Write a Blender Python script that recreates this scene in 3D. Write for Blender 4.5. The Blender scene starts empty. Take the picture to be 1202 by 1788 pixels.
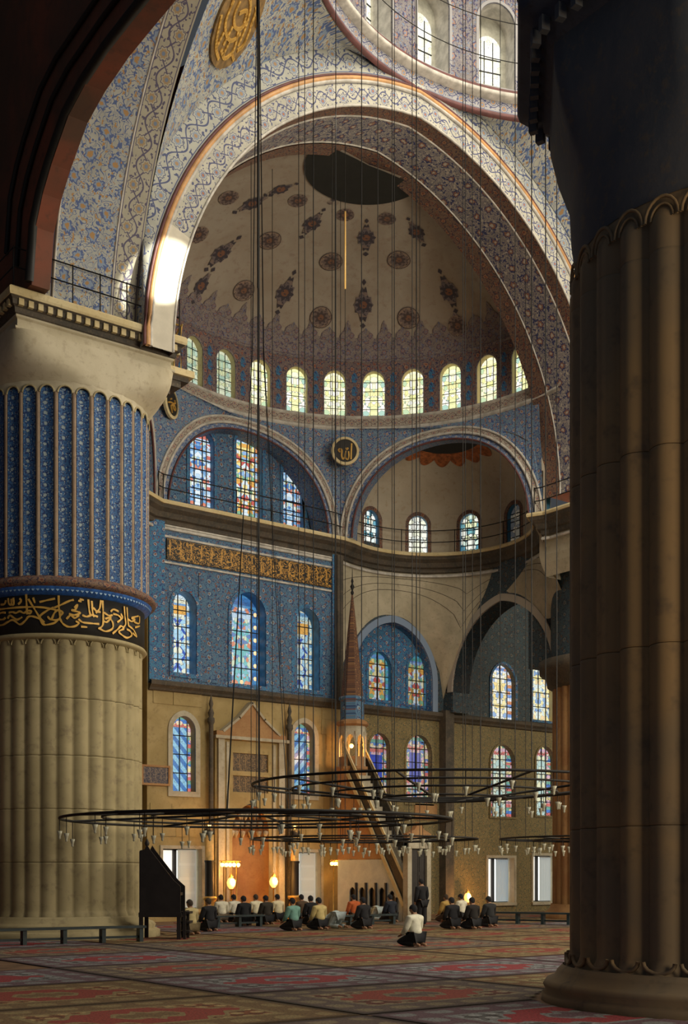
import bpy, bmesh, math, random
from math import sin, cos, pi, radians, sqrt, atan2, hypot, floor
from mathutils import Vector, Matrix
from mathutils.geometry import tessellate_polygon

# ------------------------------------------------------------------ camera
scene = bpy.context.scene
COL = scene.collection
F_PX, U0, VH = 2114.7, 601.0, 1526.5           # focal length, principal column, horizon row (1202x1788 frame)
CAM = Vector((-25.785, -21.52, 1.779)); YAW = radians(37.024)
cam = bpy.data.cameras.new('camera'); cam_o = bpy.data.objects.new('camera', cam); COL.objects.link(cam_o)
cam_o.location = CAM; cam_o.rotation_euler = (pi / 2, 0, -YAW)
cam.sensor_fit = 'VERTICAL'; cam.sensor_height = 36.0; cam.lens = F_PX / 1788 * 36.0
cam.shift_y = (VH - 894) / 1788; cam.clip_end = 300
scene.camera = cam_o

# ------------------------------------------------------------------ light
world = bpy.data.worlds.new('daylight'); scene.world = world; world.use_nodes = True
bg = world.node_tree.nodes['Background']; bg.inputs[0].default_value = (0.55, 0.60, 0.66, 1); bg.inputs[1].default_value = 0.085

def area(name, loc, target, sx, sy, power, color):
    l = bpy.data.lights.new(name, 'AREA'); l.shape = 'RECTANGLE'; l.size = sx; l.size_y = sy
    l.energy = power; l.color = color
    o = bpy.data.objects.new(name, l); COL.objects.link(o); o.location = loc
    o.rotation_euler = (Vector(target) - Vector(loc)).to_track_quat('-Z', 'Y').to_euler()
    return o
area('dome_window_daylight', (0, -1, 33.0), (0, 2, 0), 11, 11, 3000, (1.0, 0.90, 0.72))
area('east_window_daylight', (23, -6, 14), (-11, 8, 9), 20, 12, 4300, (1.0, 0.85, 0.60))
area('south_window_daylight', (2, -25, 15), (0, 14, 15), 18, 12, 5600, (1.0, 0.88, 0.68))
area('southwest_pier_fill', (-13, -30, 7), (-12, -11, 6), 7, 9, 1350, (1.0, 0.74, 0.44))  # warm fill lamp added to brighten the near pier
sp = bpy.data.lights.new('sun_beam', 'SPOT'); sp.energy = 130000; sp.spot_size = radians(3.9); sp.spot_blend = 0.25; sp.color = (1, .93, .74); sp.shadow_soft_size = .1
spo = bpy.data.objects.new('sun_beam', sp); COL.objects.link(spo); spo.location = (3, -8.0, 30.5)
spo.rotation_euler = (Vector((-9.30, 8.55, 18.7)) - Vector(spo.location)).to_track_quat('-Z', 'Y').to_euler()
vs = scene.view_settings; vs.view_transform = 'Standard'; vs.look = 'None'; vs.exposure = 0.0; vs.gamma = 1.0; vs.use_curve_mapping = False

# ------------------------------------------------------------------ pixel -> place
S_, C_ = sin(YAW), cos(YAW)
def ray(u, v):
    l = (u - U0) / F_PX
    return Vector((S_ + l * C_, C_ - l * S_, (VH - v) / F_PX))
def at_y(u, v, Y):
    d = ray(u, v); return CAM + d * ((Y - CAM.y) / d.y)
def at_z(u, v, Z):
    d = ray(u, v); return CAM + d * ((Z - CAM.z) / d.z)
def at_depth(u, v, D):
    return CAM + ray(u, v) * D
def at_cyl(u, v, cx, cy, r, far=False):
    d = ray(u, v); ox, oy = CAM.x - cx, CAM.y - cy
    A = d.x * d.x + d.y * d.y; B = ox * d.x + oy * d.y; Cc = ox * ox + oy * oy - r * r
    q = B * B - A * Cc
    q = sqrt(q) if q > 0 else 0
    t = (-B + q) / A if far else (-B - q) / A
    return CAM + d * t

# ------------------------------------------------------------------ mesh helpers
class MB:
    def __init__(s): s.v = []; s.f = []; s.uv = []; s.mi = []; s.m = 0; s.sm = []
    def add(s, vs_, fs, uv=None, smooth=False):
        b = len(s.v); s.v += [tuple(p) for p in vs_]
        s.uv += list(uv) if uv else [(p[0] + p[1], p[2]) for p in vs_]
        for f in fs: s.f.append([b + i for i in f]); s.mi.append(s.m); s.sm.append(smooth)
        return s
    def box(s, x0, x1, y0, y1, z0, z1):
        P = [(x, y, z) for z in (z0, z1) for y in (y0, y1) for x in (x0, x1)]
        for q, k in (([0, 2, 3, 1], 2), ([4, 5, 7, 6], 2), ([0, 1, 5, 4], 1), ([2, 6, 7, 3], 1), ([0, 4, 6, 2], 0), ([1, 3, 7, 5], 0)):
            vv = [P[i] for i in q]
            s.add(vv, [[0, 1, 2, 3]], [(p[1], p[2]) if k == 0 else ((p[0], p[2]) if k == 1 else (p[0], p[1])) for p in vv])
        return s
    def grid(s, fn, nu, nv, smooth=True, flip=False):
        vv = []; uv = []
        for j in range(nv + 1):
            for i in range(nu + 1):
                p, t = fn(i / nu, j / nv); vv.append(p); uv.append(t)
        w = nu + 1; fs = []
        for j in range(nv):
            for i in range(nu):
                q = [j * w + i, j * w + i + 1, (j + 1) * w + i + 1, (j + 1) * w + i]
                fs.append(q[::-1] if flip else q)
        return s.add(vv, fs, uv, smooth)
    def tube(s, pts, r, n=6, smooth=True):
        pts = [Vector(p) for p in pts]; vv = []; uv = []; L = 0
        rr = r if isinstance(r, (list, tuple)) else [r] * len(pts)
        for i, p in enumerate(pts):
            t = (pts[min(i + 1, len(pts) - 1)] - pts[max(i - 1, 0)]).normalized()
            a = t.cross(Vector((0, 0, 1)))
            if a.length < .05: a = t.cross(Vector((0, 1, 0)))
            a.normalize(); b = a.cross(t)
            if i: L += (p - pts[i - 1]).length
            for k in range(n):
                an = 2 * pi * k / n; vv.append(p + (a * cos(an) + b * sin(an)) * rr[i]); uv.append((k / n, L))
        fs = []
        for i in range(len(pts) - 1):
            for k in range(n): fs.append([i * n + k, i * n + (k + 1) % n, (i + 1) * n + (k + 1) % n, (i + 1) * n + k])
        fs.append(list(range(n))); fs.append([(len(pts) - 1) * n + k for k in range(n)][::-1])
        return s.add(vv, fs, uv, smooth)
    def lathe(s, prof, n=32, c=(0, 0, 0), a0=0, a1=2 * pi, smooth=True, rf=None):
        # prof: (r, z) bottom to top ; faces look outward
        m = len(prof); full = abs(a1 - a0 - 2 * pi) < 1e-6
        vv = []; uv = []
        L = [0]
        for i in range(1, m): L.append(L[-1] + hypot(prof[i][0] - prof[i - 1][0], prof[i][1] - prof[i - 1][1]))
        for i in range(n + 1):
            a = a0 + (a1 - a0) * i / n
            for k, (r, z) in enumerate(prof):
                q = rf(r, z, a) if rf else r
                vv.append((c[0] + q * cos(a), c[1] + q * sin(a), c[2] + z)); uv.append((a * prof[0][0] if prof[0][0] > .01 else a, L[k]))
        fs = []
        for i in range(n):
            for k in range(m - 1): fs.append([i * m + k, (i + 1) * m + k, (i + 1) * m + k + 1, i * m + k + 1])
        return s.add(vv, fs, uv, smooth)
    def plate(s, outline, y0, y1, holes=(), back=False):
        # outline in (x,z) ; front face at y0 (looks to -y), side faces to y1
        loops = [list(outline)] + [list(h) for h in holes]
        allp = [p for l in loops for p in l]
        tris = tessellate_polygon([[Vector((p[0], p[1], 0)) for p in l] for l in loops])
        fs = []
        for t in tris:
            a, b, c = [allp[i] for i in t]
            ar = (b[0] - a[0]) * (c[1] - a[1]) - (b[1] - a[1]) * (c[0] - a[0])
            fs.append(list(t) if ar > 0 else list(t)[::-1])
        s.add([(p[0], y0, p[1]) for p in allp], fs, [(p[0], p[1]) for p in allp])
        if back: s.add([(p[0], y1, p[1]) for p in allp], [f[::-1] for f in fs], [(p[0], p[1]) for p in allp])
        if y1 != y0:
            for l in loops:
                n = len(l); Lq = 0
                for i in range(n):
                    a, b = l[i], l[(i + 1) % n]; d = hypot(a[0] - b[0], a[1] - b[1])
                    s.add([(a[0], y0, a[1]), (b[0], y0, b[1]), (b[0], y1, b[1]), (a[0], y1, a[1])], [[0, 3, 2, 1]],
                          [(Lq, 0), (Lq + d, 0), (Lq + d, abs(y1 - y0)), (Lq, abs(y1 - y0))]); Lq += d
        return s
    def build(s, name, mat, parent=None, loc=None, rotz=None, matrix=None):
        me = bpy.data.meshes.new(name); me.from_pydata(s.v, [], s.f)
        ul = me.uv_layers.new(name='UVMap'); lv = [0] * len(me.loops); me.loops.foreach_get('vertex_index', lv)
        flat = [c for i in lv for c in s.uv[i]]; ul.data.foreach_set('uv', flat)
        me.polygons.foreach_set('use_smooth', s.sm); 
        mats = mat if isinstance(mat, (list, tuple)) else [mat]
        for m_ in mats: me.materials.append(m_)
        if len(mats) > 1: me.polygons.foreach_set('material_index', s.mi)
        me.update()
        return link(name, me, parent, loc, rotz, matrix)
def link(name, data, parent=None, loc=None, rotz=None, matrix=None):
    o = bpy.data.objects.new(name, data); COL.objects.link(o)
    if parent: o.parent = parent
    if loc is not None: o.location = loc
    if rotz is not None: o.rotation_euler = (0, 0, rotz)
    if matrix is not None: o.matrix_basis = matrix
    return o
def tag(o, label, cat, group=None, kind=None):
    o['label'] = label; o['category'] = cat
    if group: o['group'] = group
    if kind: o['kind'] = kind
    return o
def empty(name, loc=(0, 0, 0), rotz=0): return link(name, None, None, loc, rotz)
def struct(o, label, cat='wall'): return tag(o, label, cat, None, 'structure')
def arch_pts(w, e, zs, n=24, cx=0):
    r = w + e; tm = math.acos(e / r)
    right = [(cx - e + r * cos(tm * i / n), zs + r * sin(tm * i / n)) for i in range(n + 1)]
    return [(2 * cx - x, z) for x, z in right][:-1] + right[::-1]      # left spring -> crown -> right spring
def opening(w, h, e=.12, n=8, cx=0, z0=0):
    r = w + e * w; rise = sqrt(r * r - (e * w) ** 2); hs = h - rise
    a = arch_pts(w, e * w, z0 + hs, n, cx)
    return [(cx - w, z0), (cx + w, z0)] + a[::-1]

# ------------------------------------------------------------------ node materials
class X:
    def __init__(s, nt, k): s.nt = nt; s.k = k
    def __add__(a, b): return mth(a, 'ADD', a, b)
    __radd__ = __add__
    def __sub__(a, b): return mth(a, 'SUBTRACT', a, b)
    def __rsub__(a, b): return mth(a, 'SUBTRACT', b, a)
    def __mul__(a, b): return mth(a, 'MULTIPLY', a, b)
    __rmul__ = __mul__
    def __truediv__(a, b): return mth(a, 'DIVIDE', a, b)
    def __lt__(a, b): return mth(a, 'LESS_THAN', a, b)
    def __gt__(a, b): return mth(a, 'GREATER_THAN', a, b)
def mth(ref, op, *args):
    n = ref.nt.nodes.new('ShaderNodeMath'); n.operation = op
    for i, a in enumerate(args):
        if isinstance(a, X): ref.nt.links.new(a.k, n.inputs[i])
        else: n.inputs[i].default_value = a
    return X(ref.nt, n.outputs[0])
def fract(a): return mth(a, 'FRACT', a)
def mabs(a): return mth(a, 'ABSOLUTE', a)
def msin(a): return mth(a, 'SINE', a)
def mfloor(a): return mth(a, 'FLOOR', a)
def mmax(a, b): return mth(a, 'MAXIMUM', a, b)
def mmin(a, b): return mth(a, 'MINIMUM', a, b)
def mhyp(a, b): return mth(a, 'SQRT', a * a + b * b)
def matan(a, b): return mth(a, 'ARCTAN2', a, b)
def sstep(a, lo, hi):
    n = a.nt.nodes.new('ShaderNodeMapRange'); n.interpolation_type = 'SMOOTHSTEP'
    a.nt.links.new(a.k, n.inputs[0]); n.inputs[1].default_value = lo; n.inputs[2].default_value = hi
    return X(a.nt, n.outputs[0])
def mixc(nt, f, a, b):
    n = nt.nodes.new('ShaderNodeMix'); n.data_type = 'RGBA'
    if isinstance(f, X): nt.links.new(f.k, n.inputs[0])
    else: n.inputs[0].default_value = f
    for i, c in ((6, a), (7, b)):
        if isinstance(c, X): nt.links.new(c.k, n.inputs[i])
        else: n.inputs[i].default_value = (*c, 1)
    return X(nt, n.outputs[2])
def comb(nt, x, y, z=0.0):
    n = nt.nodes.new('ShaderNodeCombineXYZ')
    for i, c in enumerate((x, y, z)):
        if isinstance(c, X): nt.links.new(c.k, n.inputs[i])
        else: n.inputs[i].default_value = c
    return X(nt, n.outputs[0])
def noise(nt, vec, scale, detail=2, rough=.5, dist=0):
    n = nt.nodes.new('ShaderNodeTexNoise'); n.inputs['Scale'].default_value = scale; n.inputs['Detail'].default_value = detail
    n.inputs['Roughness'].default_value = rough; n.inputs['Distortion'].default_value = dist
    if vec is not None: nt.links.new(vec.k, n.inputs['Vector'])
    return X(nt, n.outputs['Fac'])
def voro(nt, vec, scale, feature='F1', rnd=1.0):
    n = nt.nodes.new('ShaderNodeTexVoronoi'); n.feature = feature; n.inputs['Scale'].default_value = scale
    n.inputs['Randomness'].default_value = rnd
    if vec is not None: nt.links.new(vec.k, n.inputs['Vector'])
    return X(nt, n.outputs['Distance']), (X(nt, n.outputs['Color']) if feature == 'F1' else None)
def ramp(nt, f, stops, const=True):
    n = nt.nodes.new('ShaderNodeValToRGB'); cr = n.color_ramp; cr.interpolation = 'CONSTANT' if const else 'LINEAR'
    while len(cr.elements) < len(stops): cr.elements.new(1.0)
    for e, (p, c) in zip(cr.elements, stops): e.position = p; e.color = (*c, 1)
    nt.links.new(f.k, n.inputs[0]); return X(nt, n.outputs[0])
def sepx(nt, c):
    n = nt.nodes.new('ShaderNodeSeparateXYZ'); nt.links.new(c.k, n.inputs[0]); return [X(nt, o) for o in n.outputs]
class Mat:
    def __init__(s, name, rough=.7, metal=0.0):
        s.m = bpy.data.materials.new(name); s.m.use_nodes = True; s.nt = s.m.node_tree
        s.b = s.nt.nodes['Principled BSDF']; s.b.inputs['Roughness'].default_value = rough; s.b.inputs['Metallic'].default_value = metal
    def uv(s):
        n = s.nt.nodes.new('ShaderNodeUVMap'); v = X(s.nt, n.outputs[0]); x, y, z = sepx(s.nt, v); return x, y, v
    def gen(s):
        n = s.nt.nodes.new('ShaderNodeTexCoord'); return X(s.nt, n.outputs['Object'])
    def col(s, c):
        if isinstance(c, X): s.nt.links.new(c.k, s.b.inputs['Base Color'])
        else: s.b.inputs['Base Color'].default_value = (*c, 1)
        return s
    def emit(s, c, st):
        if isinstance(c, X): s.nt.links.new(c.k, s.b.inputs['Emission Color'])
        else: s.b.inputs['Emission Color'].default_value = (*c, 1)
        if isinstance(st, X): s.nt.links.new(st.k, s.b.inputs['Emission Strength'])
        else: s.b.inputs['Emission Strength'].default_value = st
        return s
    def bump(s, h, st=.3, d=.02):
        n = s.nt.nodes.new('ShaderNodeBump'); n.inputs['Strength'].default_value = st; n.inputs['Distance'].default_value = d
        s.nt.links.new(h.k, n.inputs['Height']); s.nt.links.new(n.outputs[0], s.b.inputs['Normal']); return s

def plain(name, c, rough=.7, metal=0, var=.25, scale=3.0):
    M = Mat(name, rough, metal); g = M.gen(); n = noise(M.nt, g, scale, 4, .6)
    d = tuple(x * (1 - var) for x in c); l = tuple(min(1, x * (1 + var)) for x in c)
    M.col(mixc(M.nt, sstep(n, .3, .7), d, l)); M.bump(n, .15, .02); return M.m
def stone(name, a, b, c, scale=.5, rough=.75):
    M = Mat(name, rough); g = M.gen(); n1 = noise(M.nt, g, scale, 4, .6, .4); n2 = noise(M.nt, g, scale * 9, 3, .7)
    k = mixc(M.nt, sstep(n1, .35, .65), a, b); k = mixc(M.nt, sstep(n2, .5, .75) * .6, k, c)
    M.col(k); M.bump(n2, .25, .02); return M.m
def lattice(u, v, su, sv):
    iu = mfloor(u / su); x = (fract(u / su) - .5) * su
    off = fract(iu * .5); y = (fract(v / sv + off) - .5) * sv
    return x, y
def ornament(name, bg_, c1, c2, c3, s=.6, vine=1.0, rough=.7, band=None, edge=None, dens=.5):
    """painted arabesque: rosettes on a staggered lattice over contour-like vines"""
    M = Mat(name, rough); nt = M.nt; u, v, vec = M.uv()
    wu = noise(nt, comb(nt, u, v, 11.0), 2.2 / s, 2, .6); wv_ = noise(nt, comb(nt, u, v, 23.0), 2.2 / s, 2, .6)
    x, y = lattice(u + (wu - .5) * .45 * s, v + (wv_ - .5) * .45 * s, s, s * 1.15)
    r = mhyp(x, y); a = matan(y, x)
    pet = .27 * s * (1 + .16 * msin(a * 7))
    nz = noise(nt, comb(nt, u, v), 3.2 / s * vine, 1, .4, .6)
    con = mabs(fract(nz * 7) - .5)
    nzb = noise(nt, comb(nt, u, v, 5.0), .9 / s, 3, .6)
    k = mixc(nt, sstep(nzb, .4, .7) * .55, bg_, tuple(c * .6 for c in bg_))
    k = mixc(nt, con < .11, k, c1)
    nz2 = noise(nt, comb(nt, u, v, 7.3), 4.5 / s, 1, .5)
    k = mixc(nt, nz2 > (.5 + .25 * (1 - dens)), k, c1)
    nz3 = noise(nt, comb(nt, u, v, 3.1), 5.2 / s, 1, .5)
    k = mixc(nt, nz3 > .64, k, c3)
    k = mixc(nt, r < pet, k, c1)
    k = mixc(nt, r < pet * .72, k, c2)
    k = mixc(nt, r < pet * .38, k, c3)
    if edge:                                   # plain lines along v = given positions
        for pos, wd, c in edge: k = mixc(nt, mabs(v - pos) < wd, k, c)
    M.col(k); return M.m
def scroll(name, bg_, c1, c2, c3, width, period=1.0, lines=((.06, None),), rough=.7):
    """running scroll border, v across (0..width), u along"""
    M = Mat(name, rough); nt = M.nt; u, v, vec = M.uv()
    q = v / width; ph = u * (2 * pi / period)
    vine = mabs(q - .5 - .2 * msin(ph))
    vine2 = mabs(q - .5 + .2 * msin(ph)); nzb = noise(nt, comb(nt, u, v, 5.0), 1.6 / period, 3, .6)
    k = mixc(nt, sstep(nzb, .4, .7) * .5, bg_, tuple(c * .62 for c in bg_))
    k = mixc(nt, mmin(vine, vine2) < .030, k, c1)
    x = (fract(u * 2 / period + .0) - .5) * (period * .5)
    sgn = fract(mfloor(u * 2 / period) * .5) * 4 - 1      # -1 / +1
    y = (q - .5 + sgn * .17) * width
    r = mhyp(x, y); a = matan(y, x); R = period * .135 * (1 + .12 * msin(a * 8))
    k = mixc(nt, r < R * 1.16, k, c1); k = mixc(nt, r < R, k, bg_); k = mixc(nt, r < R * .75, k, c2); k = mixc(nt, r < R * .35, k, c3)
    nz = noise(nt, comb(nt, u, v), 9 / period, 1, .5); k = mixc(nt, (nz > .6) * (r > R * 1.25), k, c1)
    k = mixc(nt, (mabs(q - .5) > .42), k, bg_); k = mixc(nt, mabs(mabs(q - .5) - .43) < .016, k, c1)
    M.col(k); return M.m
def stained(name, w, h, stops, stops2=None, cell=7.0, border=.72, strength=1.0, lead=.07, mirror=True, special=None, tops=None):
    """coloured glass; u centred on the pane, v from the sill"""
    M = Mat(name, .25); nt = M.nt; u, v, vec = M.uv()
    x = mabs(u) if mirror else u
    p = comb(nt, x, v)
    d, cc = voro(nt, p, cell); e, _ = voro(nt, p, cell, 'DISTANCE_TO_EDGE')
    r0, g0, b0 = sepx(nt, cc)
    k = ramp(nt, r0, stops)
    if special: k = special(nt, u, v, k, r0)
    if stops2:
        # small lozenges in a border strip
        bx = fract(v * 6.5) ; kb = ramp(nt, fract(mfloor(v * 6.5) * .37 + g0 * .15), stops2)
        m = mmax(mabs(u) / w > border, v > h * .86)
        k = mixc(nt, m, k, kb)
        k = mixc(nt, mabs(mabs(u) / w - border) < .05, k, (.06, .05, .04))
    k = mixc(nt, e < lead / cell * 1.6, k, (.03, .03, .03))
    M.col((.02, .02, .02)); M.emit(k, strength); return M.m
def emitter(name, c, st, base=(.8, .8, .8)):
    M = Mat(name, .4); M.col(base); M.emit(c, st); return M.m
def gold_script(name, dark=(.012, .010, .008), gold=(.55, .30, .06), s=1.0):
    M = Mat(name, .5); nt = M.nt; u, v, vec = M.uv()
    n = noise(nt, comb(nt, u * 1.0, v * 1.1), 5.2 / s, 1.5, .5, 1.2)
    k = mixc(nt, mabs(fract(n * 4.5) - .5) < .17, dark, gold)
    st = mabs(fract(u * 2.2 / s + n * .5) - .5) < .07
    k = mixc(nt, st * (v > .12) * (v < .7), k, gold)
    M.col(k); return M.m

WHITE = (.62, .60, .54); CREAM = (.50, .44, .32); NAVY = (.03, .05, .20); BLUE = (.05, .14, .40); TEAL = (.04, .22, .36); RED = (.28, .06, .03); OCHRE = (.48, .28, .07); BROWN = (.16, .08, .05)
m_stone = stone('pale_limestone', (.52, .46, .32), (.66, .60, .45), (.40, .33, .22))
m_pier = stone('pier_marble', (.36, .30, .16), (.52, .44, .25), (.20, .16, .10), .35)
m_pier_dk = stone('pier_marble_shaded', (.22, .18, .13), (.34, .24, .13), (.12, .10, .08), .3)  # near pier's shade put into a darker marble
m_cornice = stone('dark_cornice_stone', (.055, .05, .042), (.10, .08, .06), (.20, .155, .09), 1.5)  # dark brown stone with lighter flecks
m_ledge = stone('gilt_ledge_stone', (.62, .50, .26), (.70, .60, .36), (.42, .32, .16), .8)
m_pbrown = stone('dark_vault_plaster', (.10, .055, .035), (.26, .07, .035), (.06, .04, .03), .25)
m_iron = plain('black_iron', (.012, .012, .013), .6, .3)
m_brass = plain('aged_brass', (.55, .36, .10), .4, .6)
m_gold = plain('gold_leaf', (.72, .43, .09), .45, .2, .15)
m_black = plain('black_paint', (.010, .009, .008), .6)
m_wood = plain('dark_walnut', (.020, .016, .016), .5)
m_marble = stone('minbar_marble', (.38, .33, .24), (.50, .46, .36), (.28, .22, .14), 1.2)
m_tile_blue = ornament('iznik_blue_tiles', (.06, .25, .46), (.02, .05, .20), (.30, .42, .52), (.22, .07, .06), .34, 1.2)
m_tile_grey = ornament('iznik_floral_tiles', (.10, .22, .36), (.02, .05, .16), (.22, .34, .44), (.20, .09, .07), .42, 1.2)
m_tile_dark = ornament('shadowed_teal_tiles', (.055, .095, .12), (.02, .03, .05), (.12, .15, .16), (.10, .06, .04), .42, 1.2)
m_blue = plain('turquoise_reveal', (.05, .22, .42), .5, 0, .3)
m_paint_face = scroll('arch_face_scroll', (.50, .49, .42), (.07, .08, .18), (.20, .25, .38), (.36, .15, .08), .74, .85)
m_paint_out = scroll('arch_outer_scroll', (.46, .47, .42), (.07, .09, .20), (.26, .32, .42), (.40, .26, .14), .89, 1.15)
m_soffit = ornament('soffit_arabesque', (.36, .33, .31), (.04, .05, .15), (.30, .15, .10), (.50, .46, .40), .55, .9)
m_soffit_brown = ornament('soffit_border_arabesque', (.24, .15, .10), (.06, .04, .06), (.32, .18, .10), (.20, .06, .04), .42, 1.0)
m_west_soffit = ornament('west_soffit_arabesque', (.44, .46, .44), (.08, .13, .32), (.24, .32, .46), (.42, .25, .10), .62, .9, dens=.35)
m_west_border = scroll('west_soffit_border', (.44, .42, .34), (.10, .09, .16), (.38, .28, .16), (.18, .24, .36), .80, 1.05)
m_pend = ornament('pendentive_arabesque', (.46, .47, .42), (.08, .13, .30), (.22, .30, .42), (.36, .22, .10), .60, .9, dens=.45)
m_mould_gold = plain('gilded_red_moulding', (.55, .30, .12), .5, 0, .2)
m_mould_red = plain('maroon_line', (.12, .04, .04), .6)
m_mould_pale = plain('pale_moulding', (.52, .50, .46), .6)
m_mould_white = plain('sunlit_white_foot', (.66, .62, .52), .8, 0, .06)  # plain foot, with its sun patch put into the whiter colour
m_drum = ornament('drum_arabesque', (.26, .24, .24), (.05, .05, .13), (.34, .20, .14), (.16, .22, .34), .5, 1.1)
m_ring = scroll('ring_scroll', (.34, .34, .36), (.05, .06, .16), (.34, .20, .10), (.14, .22, .36), .5, .8)
m_dome = stone('semi_dome_plaster', (.36, .30, .24), (.42, .37, .31), (.30, .22, .17), .4)
m_ringwall = ornament('window_ring_arabesque', (.26, .20, .18), (.06, .05, .11), (.34, .22, .16), (.28, .09, .06), .42, 1.1)
m_frieze = ornament('crest_frieze', (.30, .25, .22), (.09, .07, .13), (.30, .18, .14), (.16, .18, .28), .38, 1.2)
m_spandrel = ornament('spandrel_blue_arabesque', (.20, .30, .40), (.03, .07, .24), (.34, .36, .38), (.30, .14, .10), .36, 1.2)
m_arch_border = scroll('small_arch_border', (.44, .40, .34), (.16, .10, .10), (.40, .22, .14), (.12, .16, .28), .42, .6)
m_arch_blue = scroll('small_arch_inner_band', (.22, .30, .44), (.03, .05, .20), (.36, .40, .46), (.34, .16, .08), .30, .5)
m_exedra = stone('exedra_plaster', (.42, .37, .29), (.50, .45, .36), (.36, .26, .16), .5)
m_exwall = stone('exedra_stone', (.40, .36, .26), (.52, .47, .35), (.28, .24, .18), .7)
m_wall_low = stone('ochre_wall_stone', (.34, .25, .10), (.44, .33, .15), (.24, .17, .07), .6)
m_wall_side = ornament('side_wall_tiles', (.27, .21, .09), (.10, .10, .06), (.34, .25, .10), (.18, .12, .05), .34, 1.2)
m_redmarble = stone('red_ochre_marble', (.34, .17, .07), (.42, .24, .10), (.26, .12, .05), 1.2)
m_script = gold_script('gilt_inscription')
m_panel = gold_script('carved_panel', (.05, .03, .015), (.24, .14, .05), .6)

# ------------------------------------------------------------------ plan of the hall (metres, origin under the main dome)
A = 11.24                       # pier centres at (+-A, +-A)
YA = 8.587                      # inner face of the main arches
ARW, ARE, ARZ = 9.08, 1.0, 16.45
HC, YW, ZG = 4.27, 18.80, 15.67  # half width of the central bay, qibla wall, gallery ledge
RS, YC = 8.50, 11.24            # semi-dome
YS = 19.3                       # qibla wall beside the central bay
RR, ZR = 8.61, 27.6             # main dome ring
WN = [0]
def wname(): WN[0] += 1; return 'window_%d' % WN[0]

def window(label, origin, rotz, w, h, depth, glass, surround=None, sw=.12, reveal=None, nx=3, nz=6, lead=.018, tilt=0, e=.12, proud=.05, roundels=None, group=None, sill=None):
    root = empty(wname()); root.matrix_basis = Matrix.Translation(origin) @ Matrix.Rotation(rotz, 4, 'Z') @ Matrix.Rotation(tilt, 4, 'X')
    struct(root, label, 'window')
    if group: root['group'] = group
    o = opening(w, h, e)
    if surround:
        big = opening(w + sw, h + sw, e); big = [(x, z - (sw if z < 1e-6 else 0)) for x, z in big]
        MB().plate(big, -proud, .02, [o]).build('surround', surround, root)
    if reveal:
        m = MB(); n = len(o)
        for i in range(n):
            a, b = o[i], o[(i + 1) % n]
            m.add([(a[0], -.001, a[1]), (b[0], -.001, b[1]), (b[0], depth, b[1]), (a[0], depth, a[1])], [[0, 3, 2, 1]])
        m.build('reveal', reveal, root)
    m = MB(); m.plate(o, depth, depth + .03); m.build('glass', glass, root)
    m = MB(); hs = o[2][1]
    def top(x):
        best = h
        for i in range(1, len(o)):
            a, b = o[i], o[(i + 1) % len(o)]
            if a[1] < hs - 1e-4 and b[1] < hs - 1e-4: continue
            if min(a[0], b[0]) <= x <= max(a[0], b[0]) and abs(a[0] - b[0]) > 1e-6:
                t = (x - a[0]) / (b[0] - a[0]); best = a[1] + t * (b[1] - a[1])
        return best
    for i in range(1, nx):
        x = -w + 2 * w * i / nx; m.box(x - lead, x + lead, depth - .03, depth, 0, top(x))
    for j in range(1, nz):
        z = h * j / nz; x1 = w
        if z > hs:
            x1 = max([abs(x) for x, zz in o if zz >= z - .02] + [0]) 
        m.box(-x1, x1, depth - .03, depth, z - lead, z + lead)
    m.build('lattice', m_iron, root)
    if roundels:
        cm, rr, pts = roundels
        base = None
        for i, (x, z) in enumerate(pts):
            x *= w; z *= h
            mb = MB(); n = 10
            mb.add([(0, -.03, 0)] + [(rr * cos(2 * pi * k / n), 0, rr * sin(2 * pi * k / n)) for k in range(n)], [[0, 1 + k, 1 + (k + 1) % n] for k in range(n)])
            r = mb.build('roundel', cm[i % len(cm)], root, (x, depth - .035, z))
    return root
def win_px(label, u0, u1, vt, vb, Y, depth, glass, **k):
    """window in a wall y=Y from the pixel box of its glass"""
    Yg = Y
    a = at_y(u0, (vt + vb) / 2, Yg); b = at_y(u1, (vt + vb) / 2, Yg); c = at_y((u0 + u1) / 2, vb, Yg); t = at_y((u0 + u1) / 2, vt, Yg)
    w = (b.x - a.x) / 2; h = t.z - c.z
    return (((a.x + b.x) / 2), c.z, w, h), lambda gl=glass: window(label, ((a.x + b.x) / 2, Y, c.z), 0, w, h, depth, gl(w, h) if callable(gl) else gl, **k)

# ------------------------------------------------------------------ structure : floor
floor = MB().box(-30, 26, -26, 19.4, -.3, 0).build('floor', plain('worn_floor_matting', (.15, .085, .045), .9, 0, .35, 2.0))
struct(floor, 'wide matted floor of the hall beneath the carpets', 'floor')

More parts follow.
